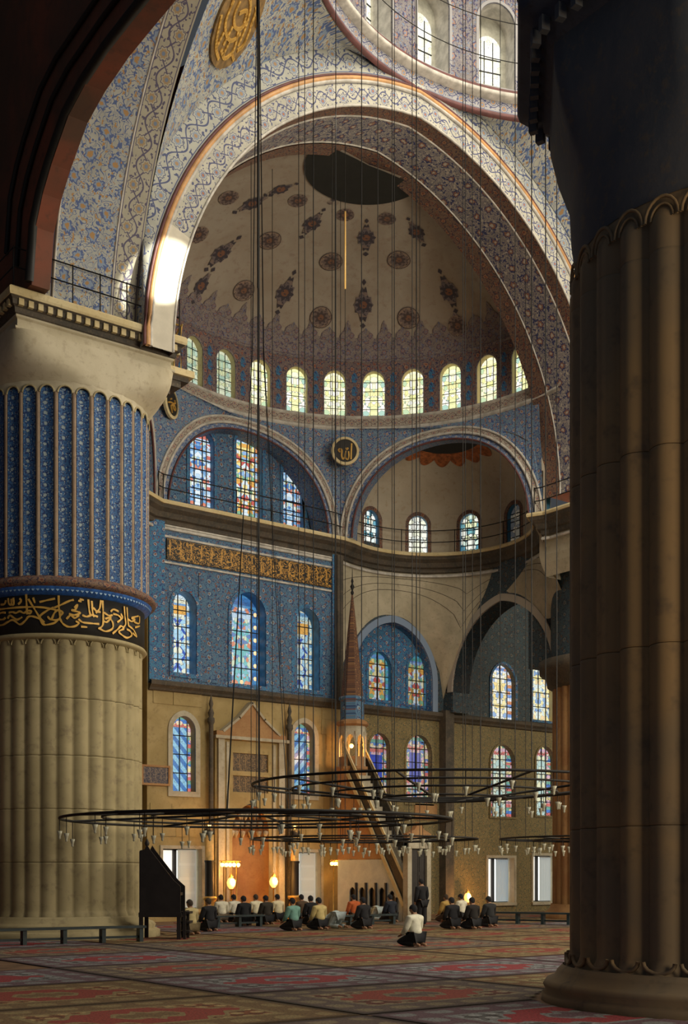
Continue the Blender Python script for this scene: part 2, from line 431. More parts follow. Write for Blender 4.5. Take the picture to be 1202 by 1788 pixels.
def sweep(path, prof, mat_name_list=None, flip=False):
    """path (x,y) walked with the room on the right; prof (out, z)"""
    m = MB(); n = len(path); nr = []
    for i in range(n):
        a = Vector(path[max(i - 1, 0)]); b = Vector(path[i]); c = Vector(path[min(i + 1, n - 1)])
        d1 = (b - a) if i else (c - b); d2 = (c - b) if i < n - 1 else (b - a)
        n1 = Vector((d1.y, -d1.x)).normalized(); n2 = Vector((d2.y, -d2.x)).normalized()
        q = (n1 + n2); q = q / max(q.length_squared / 2, .4) if q.length > 1e-5 else n1
        nr.append(q)
    L = 0; vv = []; uv = []; k = len(prof)
    for i, p in enumerate(path):
        if i: L += (Vector(p) - Vector(path[i - 1])).length
        for o_, z in prof: vv.append((p[0] + nr[i].x * o_, p[1] + nr[i].y * o_, z)); uv.append((L, z))
    fs = []
    for i in range(n - 1):
        for j in range(k - 1): fs.append([i * k + j, (i + 1) * k + j, (i + 1) * k + j + 1, i * k + j + 1])
    return m.add(vv, fs, uv)

# exedra on the right of the central bay
EX = Vector((6.45, 14.98)); ER = 4.30; EA0, EA1 = radians(120), radians(-60)
def exp_(phi, r=ER): return (EX.x + r * cos(phi), EX.y + r * sin(phi))
ex_path = [exp_(EA0 + (EA1 - EA0) * i / 28) for i in range(29)]

# ------------------------------------------------------------------ stained glass palettes
def pal(*cs):
    n = len(cs); return [(i / n, c) for i, c in enumerate(cs)]
PALE = pal((.95, .93, .62), (.98, .95, .80), (.85, .86, .42), (.55, .72, .45), (.98, .96, .85), (.92, .85, .40), (.40, .60, .50))
SKY = pal((.55, .75, .92), (.20, .42, .72), (.80, .90, .95), (.08, .22, .55), (.70, .82, .60), (.35, .60, .85), (.75, .25, .15))
GOLDM = pal((.95, .78, .30), (.85, .45, .10), (.75, .85, .90), (.30, .50, .80), (.95, .90, .60), (.60, .12, .10), (.25, .50, .30))
DEEP = pal((.05, .15, .55), (.10, .35, .75), (.55, .75, .90), (.80, .80, .60), (.03, .08, .35), (.15, .45, .60), (.70, .30, .15))
TINY = pal((.75, .20, .18), (.90, .75, .60), (.10, .25, .65), (.80, .50, .60), (.20, .45, .35), (.95, .80, .40))
HEX = pal((.75, .92, .80), (.95, .97, .85), (.20, .50, .55), (.90, .95, .60), (.10, .30, .40))
BRIGHT = pal((1.0, .98, .80), (1.0, 1.0, .92), (.98, .95, .65), (1, 1, .9))

# ------------------------------------------------------------------ qibla wall, central bay
wall = empty('wall_north'); struct(wall, 'tall tiled qibla wall with tiers of coloured windows around the niche', 'wall')
jobs = []
def W(label, box, Y, depth, glass, **k):
    info, fn = win_px(label, *box, Y, depth, glass, **k); jobs.append(fn); return opening(info[2], info[3], k.get('e', .12), 8, info[0], info[1])
def diag(sign):
    def f(nt, u, v, k, r):
        d = fract((v * .9 + u * sign) * 2.3)
        return mixc(nt, d < .5, (.06, .22, .55), (.30, .62, .82))
    return f
def arab(nt, u, v, k, r):
    x = mabs(u); d = mabs(fract(v * 1.25 + .0) - .5) * .8
    a = mabs(x - d * .9)
    k = mixc(nt, a < .07, (.42, .70, .88), (.05, .12, .50))
    k = mixc(nt, (r > .62), k, (.85, .88, .70))
    return mixc(nt, (v > 2.35) * (v < 2.8), k, (.85, .45, .10))
def midspec(nt, u, v, k, r):
    return mixc(nt, (mabs(u) < .36) * (v < 2.6) * (r < .45), k, (.12, .55, .60))
low_holes = [
    W('arched window of slanting blue glass bars left of the niche', (301, 341, 1250, 1382), YW, .35, lambda w, h: stained('glass_diag_left', w, h, DEEP, TINY, 7, .70, .85, special=diag(1)), surround=m_marble, sw=.20, reveal=m_wall_low, nx=2, nz=4),
    W('arched window of slanting blue glass bars between niche and pulpit', (513, 549, 1262, 1388), YW, .35, lambda w, h: stained('glass_diag_right', w, h, DEEP, TINY, 7, .70, .75, special=diag(-1)), surround=m_marble, sw=.20, reveal=m_wall_low, nx=2, nz=4),
]
tile_holes = [
    W('blue arabesque window beside the fluted pier on the tiled wall', (302, 343, 1032, 1176), YW, .55, lambda w, h: stained('glass_t1', w, h, SKY, pal((.7, .85, .9), (.2, .4, .7), (.8, .8, .6)), 6, .74, .95, special=arab), surround=m_tile_blue, sw=.16, reveal=m_blue, nx=2, nz=5),
    W('widest window above the niche edged with orange flower roundels', (404, 464, 1034, 1196), YW, .55, lambda w, h: stained('glass_t2', w, h, SKY, pal((.05, .2, .5), (.08, .3, .6), (.04, .15, .4)), 7, .60, .80, special=midspec), surround=m_tile_blue, sw=.16, reveal=m_blue, nx=2, nz=5,
      roundels=([emitter('orange_glass_flower', (1.0, .42, .08), .9), emitter('amber_glass_flower', (1.0, .62, .22), .9)], .085, [(sx * .80, f) for f in (.10, .24, .38, .52, .66, .80) for sx in (-1, 1)] + [(0, .05)])),
    W('blue arabesque window next to the tiled corner pilaster', (514, 558, 1062, 1204), YW, .55, lambda w, h: stained('glass_t3', w, h, SKY, pal((.5, .75, .8), (.15, .35, .6), (.8, .8, .6)), 6, .74, .75, special=arab), surround=m_tile_blue, sw=.16, reveal=m_blue, nx=2, nz=5),
]
YL = 19.95
lun_holes = [
    W('narrow white and blue window at the pier end of the lunette', (331, 374, 748, 884), YL, .30, lambda w, h: stained('glass_l1', w, h, SKY, pal((.8, .9, .95), (.5, .7, .9), (.7, .2, .15)), 7, .68, 1.0), surround=m_tile_blue, sw=.14, reveal=m_blue, nx=3, nz=8),
    W('tall gold and blue stained window in the middle of the lunette', (412, 458, 750, 902), YL, .30, lambda w, h: stained('glass_l2', w, h, GOLDM, pal((.6, .8, .9), (.3, .5, .8), (.8, .3, .1)), 7, .74, 1.0), surround=m_tile_blue, sw=.14, reveal=m_blue, nx=3, nz=9),
    W('narrow blue window under the falling side of the lunette arch', (494, 531, 790, 922), YL, .30, lambda w, h: stained('glass_l3', w, h, SKY, pal((.7, .85, .9), (.3, .5, .8), (.7, .2, .15)), 7, .70, .9), surround=m_tile_blue, sw=.14, reveal=m_blue, nx=3, nz=8),
]
def rect_px(u0, u1, vt, vb, Y):
    a = at_y(u0, (vt + vb) / 2, Y); b = at_y(u1, (vt + vb) / 2, Y); t = at_y((u0 + u1) / 2, vt, Y); c = at_y((u0 + u1) / 2, vb, Y)
    return a.x, b.x, c.z, t.z
GW = []       # tall ground-floor casements
def casement(label, u0, u1, vt, vb, Y, cols, kind):
    x0, x1, z0, z1 = rect_px(u0, u1, vt, vb, Y); z0 = max(z0, .45); GW.append((label, x0, x1, z0, z1, Y, cols, kind))
    return [(x0, z0), (x1, z0), (x1, z1), (x0, z1)]
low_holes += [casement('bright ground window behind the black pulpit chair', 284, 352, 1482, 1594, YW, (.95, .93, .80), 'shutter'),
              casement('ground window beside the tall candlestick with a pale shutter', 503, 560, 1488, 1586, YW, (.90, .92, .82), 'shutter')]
low_holes.append(opening(.85, 4.5, .35, 10, -.12, .05))     # the niche
BX = 4.5
MB().plate([(-BX, 0), (BX, 0), (BX, 8.9), (-BX, 8.9)], YW, YW, low_holes).build('lower_wall', m_wall_low, wall)
MB().plate([(-BX, 8.9), (BX, 8.9), (BX, 15.3), (-BX, 15.3)], YW, YW, tile_holes).build('tile_wall', m_tile_grey, wall)
hl = arch_pts(4.25, 0, 15.6, 20)
MB().plate([(x, z) for x, z in hl[::-1]], YL, YL, lun_holes).build('lunette_wall', m_tile_grey, wall)
# blue tile strips between the windows, frames of the tile fields
for x0, x1 in ((-4.5, -3.85), (3.95, 4.5)):
    MB().box(x0, x1, YW - .10, YW, 8.95, 15.0).build('tile_pilaster', m_tile_blue, wall)
MB().box(4.05, 4.35, YW - .32, YW, 8.95, 14.95).build('dark_corner_shaft', m_cornice, wall)
for z0, z1, mt in ((13.45, 13.52, m_mould_pale), (14.42, 14.50, m_mould_pale), (14.84, 14.90, m_mould_pale)):
    MB().box(-3.85, 3.95, YW - .06, YW, z0, z1).build('tile_border', mt, wall)
for cx in (-1.93, 1.82):
    MB().box(cx - .42, cx + .42, YW - .04, YW, 9.15, 13.3).build('tile_field', m_tile_grey, wall)
b = MB(); b.add([(-3.75, YW - .09, 13.62), (3.9, YW - .09, 13.62), (3.9, YW - .09, 14.36), (-3.75, YW - .09, 14.36)], [[0, 1, 2, 3]], [(0, 0), (7.65, 0), (7.65, .74), (0, .74)])
b.box(-3.75, 3.9, YW - .088, YW, 13.6, 14.38); b.build('inscription_frieze', m_script, wall)['label'] = 'black frieze of gilded script'

# walls beside the bay
side_up = [W('small arched window nearer the pulpit spire under the blind arch', (643, 683, 1138, 1222), YS + .4, .2, lambda w, h: stained('glass_s1', w, h, GOLDM, pal((.1, .5, .7), (.15, .35, .7), (.1, .4, .4)), 6.5, .72, .55), surround=m_tile_blue, sw=.12, reveal=m_blue, nx=2, nz=4),
           W('small arched window beneath the blind arch by the corner shaft', (712, 751, 1144, 1232), YS + .4, .2, lambda w, h: stained('glass_s2', w, h, GOLDM, pal((.1, .4, .6), (.15, .30, .7), (.1, .4, .4)), 6.5, .72, .50), surround=m_tile_blue, sw=.12, reveal=m_blue, nx=2, nz=4)]
def bluearch(nt, u, v, k, r):
    d = mhyp(u, mmax(v - 1.75, 0.0) if False else (v - 1.7) * .55)
    return mixc(nt, (mabs(u) < .34) * (v > .95) * (v < 2.25), k, (.03, .08, .60))
side_low = [W('dotted glass window with deep blue arch beside the pulpit lantern', (645, 681, 1280, 1408), YS, .25, lambda w, h: stained('glass_v1', w, h, TINY, TINY, 8, .72, .55, special=bluearch), surround=m_wall_side, sw=.10, reveal=m_wall_side, nx=2, nz=5),
            W('dotted glass window with deep blue arch by the corner shaft', (709, 754, 1283, 1402), YS, .25, lambda w, h: stained('glass_v2', w, h, TINY, TINY, 8, .72, .55, special=bluearch), surround=m_wall_side, sw=.10, reveal=m_wall_side, nx=2, nz=5),
            W('lower dotted glass window with pale middle seen under the open arch', (857, 900, 1300, 1426), YS, .25, lambda w, h: stained('glass_v3', w, h, pal((.75, .85, .70), (.55, .75, .70), (.9, .9, .6)), TINY, 4, .52, .75), surround=m_wall_side, sw=.10, reveal=m_wall_side, nx=2, nz=5),
            W('lower dotted glass window with pale middle close to the far pier', (936, 968, 1303, 1424), YS, .25, lambda w, h: stained('glass_v4', w, h, pal((.75, .85, .70), (.55, .75, .70), (.9, .9, .6)), TINY, 4, .52, .85), surround=m_wall_side, sw=.10, reveal=m_wall_side, nx=2, nz=5)]
side_up2 = [W('upper gold and white stained window seen through the open arch', (858, 900, 1160, 1256), YS, .25, lambda w, h: stained('glass_u3', w, h, pal((.95, .85, .45), (.9, .9, .8), (.95, .75, .3), (.3, .45, .7)), pal((.8, .85, .9), (.2, .35, .7), (.7, .3, .15)), 5, .62, .95), surround=m_tile_blue, sw=.12, reveal=m_wall_side, nx=2, nz=4),
            W('tall sunlit stained window close to the far pier', (930, 968, 1108, 1258), YS, .35, lambda w, h: stained('glass_u4', w, h, pal((.98, .92, .60), (.75, .85, .80), (.95, .85, .4), (.25, .4, .65), (.9, .7, .4)), None, 6, .7, 1.0), surround=m_tile_blue, sw=.12, reveal=m_ledge, nx=2, nz=6)]
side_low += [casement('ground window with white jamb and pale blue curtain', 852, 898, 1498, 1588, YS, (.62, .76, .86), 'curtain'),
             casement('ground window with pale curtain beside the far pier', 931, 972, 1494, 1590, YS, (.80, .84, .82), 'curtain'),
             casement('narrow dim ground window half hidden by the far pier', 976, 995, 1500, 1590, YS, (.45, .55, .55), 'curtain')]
arch1 = opening(2.2, 3.75, .10, 14, 7.68, 8.98)
MB().plate([(4.3, 0), (24, 0), (24, 8.9), (4.3, 8.9)], YS, YS, side_low).build('side_wall_low', m_wall_side, wall)
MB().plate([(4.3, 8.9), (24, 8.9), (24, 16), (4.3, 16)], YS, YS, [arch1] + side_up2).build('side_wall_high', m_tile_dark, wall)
MB().plate([(5.2, 8.9), (10.2, 8.9), (10.2, 13.2), (5.2, 13.2)], YS + .4, YS + .4, side_up).build('recess_wall', m_tile_blue, wall)
big1 = opening(2.5, 4.05, .10, 14, 7.68, 8.98)
MB().plate(big1, YS - .12, YS + .02, [arch1]).build('blind_arch_band', m_arch_blue, wall)
m = MB(); n_ = len(arch1)
for i in range(n_):
    a, b = arch1[i], arch1[(i + 1) % n_]; m.add([(a[0], YS + .021, a[1]), (b[0], YS + .021, b[1]), (b[0], YS + .4, b[1]), (a[0], YS + .4, a[1])], [[0, 3, 2, 1]])
m.build('blind_arch_reveal', m_tile_blue, wall)
MB().plate([(-22, 0), (-4.5, 0), (-4.5, 15.3), (-22, 15.3)], YS, YS + .4).build('side_wall_west', m_wall_low, wall)
MB().box(10.35, 10.85, YS - .45, YS, 0, 9.1).build('corner_shaft', m_cornice, wall)
MB().box(-2.3 + 11.2, -1.0 + 11.2, YS - .05, YS, 4.2, 4.9).build('wall_plaque', m_redmarble, wall)
for sx in (-1, 1): MB().box(sx * 4.5 - .04, sx * 4.5 + .04, YW + .002, YS + .1, 0, 15.3).build('wall_return', m_wall_low, wall)
for fn in jobs: fn()
# slabs of the lower stone wall
random.seed(4)
def free(x0, x1, z0, z1):
    for h in low_holes:
        hx = [p[0] for p in h]; hz = [p[1] for p in h]
        if x0 < max(hx) + .22 and x1 > min(hx) - .22 and z0 < max(hz) + .22 and z1 > min(hz) - .22: return False
    return not (x0 < 1.75 and x1 > -1.75 and z0 < 8.3)
z = .1
while z < 8.6:
    h = .62; x = -4.45 + random.random() * .3
    while x < 4.4:
        w = .8 + random.random() * .5; x1 = min(x + w, 4.45)
        if free(x, x1, z, z + h) and x1 - x > .3:
            MB().box(x + .008, x1 - .008, YW - .018 - random.random() * .012, YW, z + .006, z + h - .006).build('stone_slab', m_wall_low, wall)
        x = x1
    z += h

# string course and gallery ledge
low_prof = [(0, 8.62), (.10, 8.66), (.14, 8.74), (.26, 8.84), (.28, 8.95), (.20, 9.02), (0, 9.04)]
s_ = sweep([(-BX, YW), (4.4, YW), (4.4, YS), (24, YS)], low_prof).build('trim_1', m_cornice); struct(s_, 'dark string course between tile zone and lower wall', 'moulding')
ledge_path = [(-6.2, 17.6), (-4.6, 18.62), (-4.3, YW), (4.2, YW)] + ex_path[1:] + [(8.72, 11.0), (8.72, 8.6)]
led = empty('trim_2'); struct(led, 'dark stepped gallery cornice with pale ledge running round wall and exedra', 'cornice')
sweep(ledge_path, [(0, 14.88), (.08, 14.92), (.10, 15.06), (.22, 15.10), (.30, 15.28), (.46, 15.40), (.50, 15.52)]).build('corbel_moulding', m_cornice, led)
sweep(ledge_path, [(0, 15.50), (.56, 15.52), (.58, 15.60), (.54, 15.67), (-1.6, 15.68)]).build('ledge_slab', m_ledge, led)
sweep(ledge_path, [(.02, 14.70), (.07, 14.72), (.07, 14.80), (.02, 14.84)]).build('bead_moulding', m_mould_pale, led)
rail = empty('gallery_railing'); tag(rail, 'thin black iron guard rail along the gallery ledge', 'railing')
for zz in (16.15, 16.65):
    m = MB(); pts = []
    for i, p in enumerate(ledge_path[1:]):
        q = Vector(p); c = Vector((0, 13)); d = (c - q).normalized() * .42; pts.append((q.x + d.x, q.y + d.y, zz))
    m.tube(pts, .022, 5); m.build('rail', m_iron, rail)
for i, p in enumerate(pts):
    if i in (0, 1, 2) or i % 5 == 0:
        MB().tube([(p[0], p[1], 15.66), (p[0], p[1], 16.68)], .022, 5).build('post', m_iron, rail)
a_, b_ = pts[1], pts[2]
for t in (.2, .4, .6, .8):
    x = a_[0] + (b_[0] - a_[0]) * t; MB().tube([(x, a_[1], 15.66), (x, a_[1], 16.68)], .022, 5).build('post', m_iron, rail)

# ------------------------------------------------------------------ semi-dome over the qibla bay
ZT = 20.15; RT = 8.34
sd = empty('semi_dome'); struct(sd, 'painted half dome with dotted medallions above a ring of windows', 'dome')
def face_map(mid, s, z, out=0.0):
    """chord face of 60 degrees: s in metres from the middle, leaning out to the ring"""
    Rch = 8.6; ang = radians(mid); nrm = Vector((cos(ang), sin(ang))); tan = Vector((sin(ang), -cos(ang)))
    base = nrm * (Rch * cos(radians(30))) + tan * s
    th = -s / 4.3 * radians(30); cp = Vector((cos(ang + th), sin(ang + th))) * RT
    k = max(0, min(1, (z - ZG) / (ZT - ZG))) ** 2
    p = base.lerp(cp, k) + nrm * out
    return (p.x, YC + p.y, z)
for mid in (90, 30, 150):
    iw = 3.72
    inner = arch_pts(iw, 0, ZG, 24); outer_r = 4.24
    top = [(-4.3 + 8.6 * i / 30, ZT) for i in range(31)]
    o2 = arch_pts(outer_r, 0, ZG, 24)
    loop = [(-4.3, ZG)] + o2 + [(4.3, ZG)] + top[::-1]
    tr = tessellate_polygon([[Vector((x, z, 0)) for x, z in loop]])
    m = MB(); m.add([face_map(mid, x, z) for x, z in loop], [list(t) for t in tr], loop); m.build('spandrel', m_spandrel, sd)
    def band(r0, r1, mt, nm, off):
        mm = MB()
        def fn(a, t):
            an = pi * (1 - a); r = r0 + (r1 - r0) * t
            return face_map(mid, r * cos(an), ZG + r * sin(an), off), (a * pi * r0, t * (r1 - r0))
        mm.grid(fn, 48, 2); mm.build(nm, mt, sd)
    band(3.98, 4.24, m_arch_border, 'arch_border', -.02)
    band(3.72, 3.98, m_arch_blue, 'arch_inner_band', .03)
    for rr, rad, mt in ((4.24, .05, m_mould_pale), (3.98, .055, m_mould_pale), (3.72, .04, m_mould_red)):
        MB().tube([face_map(mid, rr * cos(pi * (1 - i / 40)), ZG + rr * sin(pi * (1 - i / 40)), -.03) for i in range(41)], rad, 6).build('arch_rib', mt, sd)
    mm = MB()
    def fs_(a, t):
        an = pi * (1 - a); return face_map(mid, 3.72 * cos(an), ZG + 3.72 * sin(an), t * (1.15 if mid == 90 else .5)), (a * pi * 3.72, t)
    mm.grid(fs_, 48, 2); mm.build('arch_soffit', m_spandrel, sd)
# ring cornice
def half_lathe(prof, name, mt, parent, a0=-8, a1=188, n=72, c=(0, YC, 0)):
    return MB().lathe(prof, n, c, radians(a0), radians(a1)).build(name, mt, parent)
half_lathe([(8.36, 20.08), (8.26, 20.14), (8.26, 20.22), (8.32, 20.26)], 'ring_moulding', m_mould_pale, sd)
half_lathe([(8.34, 20.24), (8.34, 20.60)], 'ring_band', m_arch_border, sd)
half_lathe([(8.34, 20.58), (8.28, 20.62), (8.28, 20.68), (8.45, 20.72)], 'ring_moulding', m_mould_pale, sd)
RW = 8.45; bay = radians(10.9)
g_pale = stained('glass_ring', .38, 1.8, PALE, None, 5.5, .8, 1.25)
g_ring = [g_pale, stained('glass_ring_gold', .38, 1.8, pal((.98, .9, .5), (.95, .92, .6), (.85, .85, .35), (.98, .95, .8), (.5, .65, .4)), None, 5.5, .8, 1.25),
          stained('glass_ring_green', .38, 1.8, pal((.55, .72, .50), (.80, .85, .60), (.42, .60, .46), (.75, .80, .45), (.60, .78, .62)), None, 5.5, .8, .8)]
for k in range(-5, 8):
    th = radians(50.45) + k * bay
    o = opening(.45, 1.86, .06, 6, 0, 20.74)
    loop = [(-RW * bay / 2 + RW * bay * i / 4, 20.70) for i in range(5)] + [(RW * bay / 2 - RW * bay * i / 4, 22.95) for i in range(5)]
    tr = tessellate_polygon([[Vector((x, z, 0)) for x, z in loop], [Vector((x, z, 0)) for x, z in o]])
    allp = loop + o
    def mp(x, z, r=RW): a = th - x / RW; return (r * cos(a), YC + r * sin(a), z)
    m = MB(); m.add([mp(x, z) for x, z in allp], [list(t) for t in tr], [(x + k * RW * bay, z) for x, z in allp]); m.build('ring_wall', m_ringwall, sd)
    if -4 <= k <= 6:
        gl = g_ring[2] if k >= 4 else g_ring[(k * 7) % 2]
        names = {5: 'half hidden by the pier cornice', 4: 'paler green, next to the pier cornice'}
        r = window('arched yellow green window in the ring under the half dome' if k < 4 else 'arched green window in the half dome ring ' + names.get(k, 'behind the pier cornice'),
               mp(0, 20.74, RW), th - pi / 2, .45, 1.86, .28, gl, surround=m_frieze, sw=.07, reveal=m_ledge, nx=3, nz=5, proud=.03, lead=.009, e=.06,
               group='windows in the half dome ring' if k < 4 else None)
    for dz in (21.15, 21.75, 22.3):     # painted drops between the windows
        n = 10; mm = MB()
        c0 = -RW * bay / 2
        out = [(c0 + .13 * sin(2 * pi * i / n) * (1 if cos(2 * pi * i / n) < .5 else .6), dz + .22 * cos(2 * pi * i / n)) for i in range(n)]
        mm.add([mp(x, z, RW - .02) for x, z in out], [list(range(n))], [(x - c0, z - dz) for x, z in out]); mm.build('painted_drop', m_tile_blue, sd)
half_lathe([(8.45, 22.93), (8.36, 22.97), (8.36, 23.04), (8.43, 23.08)], 'frieze_moulding', m_frieze, sd)
DZ0, DH = 22.95, 3.25
def dome_pt(th, psi, s=1.0): return (RW * cos(psi) * cos(th) * s, YC + RW * cos(psi) * sin(th) * s, DZ0 + DH * sin(psi) * s)
m = MB(); m.grid(lambda a, t: (dome_pt(radians(-8 + 196 * a), t * pi / 2), (radians(196 * a) * RW, t * 9)), 72, 24); m.build('shell', m_dome, sd)
m = MB(); m.grid(lambda a, t: (dome_pt(radians(-8 + 196 * a), t * .27, .998), (radians(196 * a) * RW, t * 1.0)), 72, 3); m.build('crest_band', m_frieze, sd)
def decal_pt(th, psi, du, dv, s=.994):
    met = sqrt((RW * sin(psi)) ** 2 + (DH * cos(psi)) ** 2); p2 = min(psi + dv / met, pi / 2)
    return dome_pt(th - du / (RW * cos(psi)), p2, s)
for k in range(-6, 24):
    th = radians(20) + k * bay / 2 * 1.0
    tall = .75 if k % 2 else .5
    out = [(-.34, 0), (.34, 0), (.30, .25), (.16, .38), (.10, tall * .8), (0, tall), (-.10, tall * .8), (-.16, .38), (-.30, .25)]
    m = MB(); m.add([decal_pt(th, .235, x, z, .9955) for x, z in out], [list(range(9))], out); m.build('painted_crest', m_frieze, sd)
def ell_hit(u, v):
    d = ray(u, v); o = CAM - Vector((0, YC, DZ0)); k = RW / DH
    d2 = Vector((d.x, d.y, d.z * k)); o2 = Vector((o.x, o.y, o.z * k))
    a_ = d2.dot(d2); b_ = o2.dot(d2); c_ = o2.dot(o2) - RW * RW; q = b_ * b_ - a_ * c_
    t = (-b_ + sqrt(max(q, 0))) / a_; p = o2 + d2 * t
    return atan2(p.y, p.x), math.asin(max(-1, min(1, p.z / RW)))
def rosette_mat(name, bgc, c1, c2, c3, R):
    M = Mat(name, .75); u, v, vec = M.uv(); nt = M.nt; r = mhyp(u, v) / R; a = matan(v, u)
    k = mixc(nt, r < .92, c1, bgc); k = mixc(nt, r < (.74 + .1 * msin(a * 8)), k, c2); k = mixc(nt, r < (.5 + .1 * msin(a * 8 + 1.5)), k, c1)
    k = mixc(nt, r < .26, k, c3); n = noise(nt, vec, 9, 2); k = mixc(nt, (n > .58) * (r < .9), k, c1)
    M.col(k); return M.m
m_ros = rosette_mat('painted_rosette', (.30, .22, .17), (.085, .06, .06), (.19, .14, .13), (.22, .11, .07), .46)
m_drop = rosette_mat('painted_lozenge', (.24, .18, .16), (.06, .05, .065), (.17, .14, .15), (.22, .10, .06), .6)
for u, v, R, kind in [(560, 555, .46, 0), (714, 556, .46, 0), (425, 508, .45, 0), (578, 457, .46, 0), (697, 454, .46, 0), (470, 420, .46, 0), (520, 350, .36, 0), (603, 375, .34, 0), (676, 382, .34, 0), (345, 410, .4, 0), (398, 345, .38, 0), (800, 570, .4, 0),
                    (635, 533, .55, 1), (497, 512, .52, 1), (640, 415, .50, 1), (545, 390, .46, 1), (385, 443, .50, 1), (785, 510, .52, 1), (440, 355, .42, 1), (728, 405, .42, 1), (350, 500, .4, 1), (490, 330, .34, 1), (590, 340, .3, 1)]:
    th, psi = ell_hit(u, v); m = MB()
    if kind == 0:
        out = [(R * cos(2 * pi * i / 20), R * sin(2 * pi * i / 20)) for i in range(20)]
        m.add([decal_pt(th, psi, 0, 0)] + [decal_pt(th, psi, x, z) for x, z in out], [[0, 1 + i, 1 + (i + 1) % 20] for i in range(20)], [(0, 0)] + out)
        m.build('painted_rosette', m_ros, sd)
    else:
        out = []
        for i in range(28):
            a = 2 * pi * i / 28; c = abs(sin(a)); rr = R * (.86 + .10 * cos(10 * a)) ; x, z = rr * cos(a) * .78, rr * sin(a) * 1.05
            if c > .95: z *= 1.5
            out.append((x, z))
        m.add([decal_pt(th, psi, 0, 0)] + [decal_pt(th, psi, x, z) for x, z in out], [[0, 1 + i, 1 + (i + 1) % 28] for i in range(28)], [(0, 0)] + out)
        for sg in (-1, 1):
            q = [(0, sg * R * 2.0), (.10, sg * R * 1.75), (0, sg * R * 1.5), (-.10, sg * R * 1.75)]
            m.add([decal_pt(th, psi, x, z) for x, z in q], [[0, 1, 2, 3]], q)
        m.build('painted_lozenge', m_drop, sd)
m = MB(); m.grid(lambda a, t: (dome_pt(radians(-5 + 190 * a), radians(74.5) + t * radians(15.5), .990), (a, t)), 40, 4); m.build('crown_medallion', m_black, sd)

# ------------------------------------------------------------------ exedra
ex = empty('exedra'); struct(ex, 'small half dome niche with arched windows right of the central bay', 'niche')
g_hex = stained('glass_exedra', .42, 1.7, HEX, None, 4.6, .8, 1.0, lead=.12); g_hexb = stained('glass_exedra_bright', .42, 1.7, pal((.98, .98, .85), (.95, .97, .75), (.85, .92, .85), (1, 1, .9)), None, 4.6, .8, 1.0)
g_dark = stained('glass_dark', .42, 1.7, pal((.05, .05, .05), (.10, .09, .07), (.16, .13, .09)), None, 4.6, .8, .7)
exw = {-30: ('unlit arched window at the outer end of the exedra', g_dark), 0: ('unlit arched window with round tracery in the exedra', g_dark), 30: ('arched window with teal honeycomb glass in the exedra', g_hex), 60: ('brightest arched window in the middle of the exedra', g_hexb), 90: ('arched honeycomb window beside the roundel arch in the exedra', stained('glass_exedra_white', .42, 1.7, pal((.85, .95, .9), (.98, .98, .9), (.15, .40, .50), (.95, .97, .8)), None, 4.6, .8, 1.0, lead=.12))}
m = MB()
for deg in (120, 90, 60, 30, 0, -30, -60):
    ph = radians(deg); half = ER * radians(30) / 2
    x0 = -half if deg != 120 else 0; x1 = half if deg != -60 else 0      # walked to decreasing angle
    loop = [(x0 + (x1 - x0) * i / 6, 15.66) for i in range(7)] + [(x1 + (x0 - x1) * i / 6, 17.45) for i in range(7)]
    def mq(x, z, r=ER): a = ph - x / ER; return (EX.x + r * cos(a), EX.y + r * sin(a), z)
    holes = [opening(.42, 1.66, .05, 6, 0, 15.75)] if deg in exw else []
    tr = tessellate_polygon([[Vector((x, z, 0)) for x, z in l] for l in [loop] + holes]); allp = loop + (holes[0] if holes else [])
    m.add([mq(x, z) for x, z in allp], [list(t) for t in tr], allp)
    if deg in exw:
        lab, gl = exw[deg]
        window(lab, mq(0, 15.75, ER), ph - pi / 2, .42, 1.66, .22, gl, surround=m_soffit_brown, sw=.16, reveal=m_blue, nx=3, nz=5, e=.05, lead=.016)
m.build('wall', m_exedra, ex)
m = MB()
N30 = Vector((cos(radians(30)), sin(radians(30)))); T30 = Vector((sin(radians(30)), -cos(radians(30))))
def behind(x, y, z, g=.06):        # keep the vault behind the leaning arch face
    p = Vector((x, y)) - EX; sl = max(-4.2, min(4.2, p.dot(T30))); f = face_map(30, sl, z); o_ = (Vector((f[0], f[1])) - EX).dot(N30) + g
    if p.dot(N30) < o_: p = T30 * sl + N30 * o_
    return (EX.x + p.x, EX.y + p.y, z)
def vault_z(x, y): return 17.45 + 2.35 * sqrt(max(0, 1 - ((x - EX.x) ** 2 + (y - EX.y) ** 2) / ER ** 2))
def exd(a, t, s=1.0):
    ph = EA0 + (EA1 - EA0) * a; ps = t * pi / 2; r = ER * cos(ps) * s; return behind(EX.x + r * cos(ph), EX.y + r * sin(ph), 17.45 + 2.35 * sin(ps) * s)
m.grid(lambda a, t: (exd(a, t), (a * 13, t * 5)), 40, 14); m.build('vault', m_exedra, ex)
C0 = EX + N30 * .75
def crown(r0, r1):
    def f(a, t):
        an = radians(-60) + radians(180) * a; r = (r0(a) if callable(r0) else r0) * (1 - t) + r1 * t; q = C0 + Vector((cos(an), sin(an))) * r
        return (q.x, q.y, vault_z(q.x, q.y) - .03 - .01 * t), (a * 6, r)
    return f
MB().grid(crown(.05, 1.55), 36, 4).build('crown_medallion', m_black, ex)
MB().grid(crown(lambda a: 1.95 + .35 * abs(sin(a * 9 * pi)), 1.5), 126, 3).build('flame_border', plain('burnt_orange_paint', (.36, .11, .03), .7, 0, .5, 6), ex)
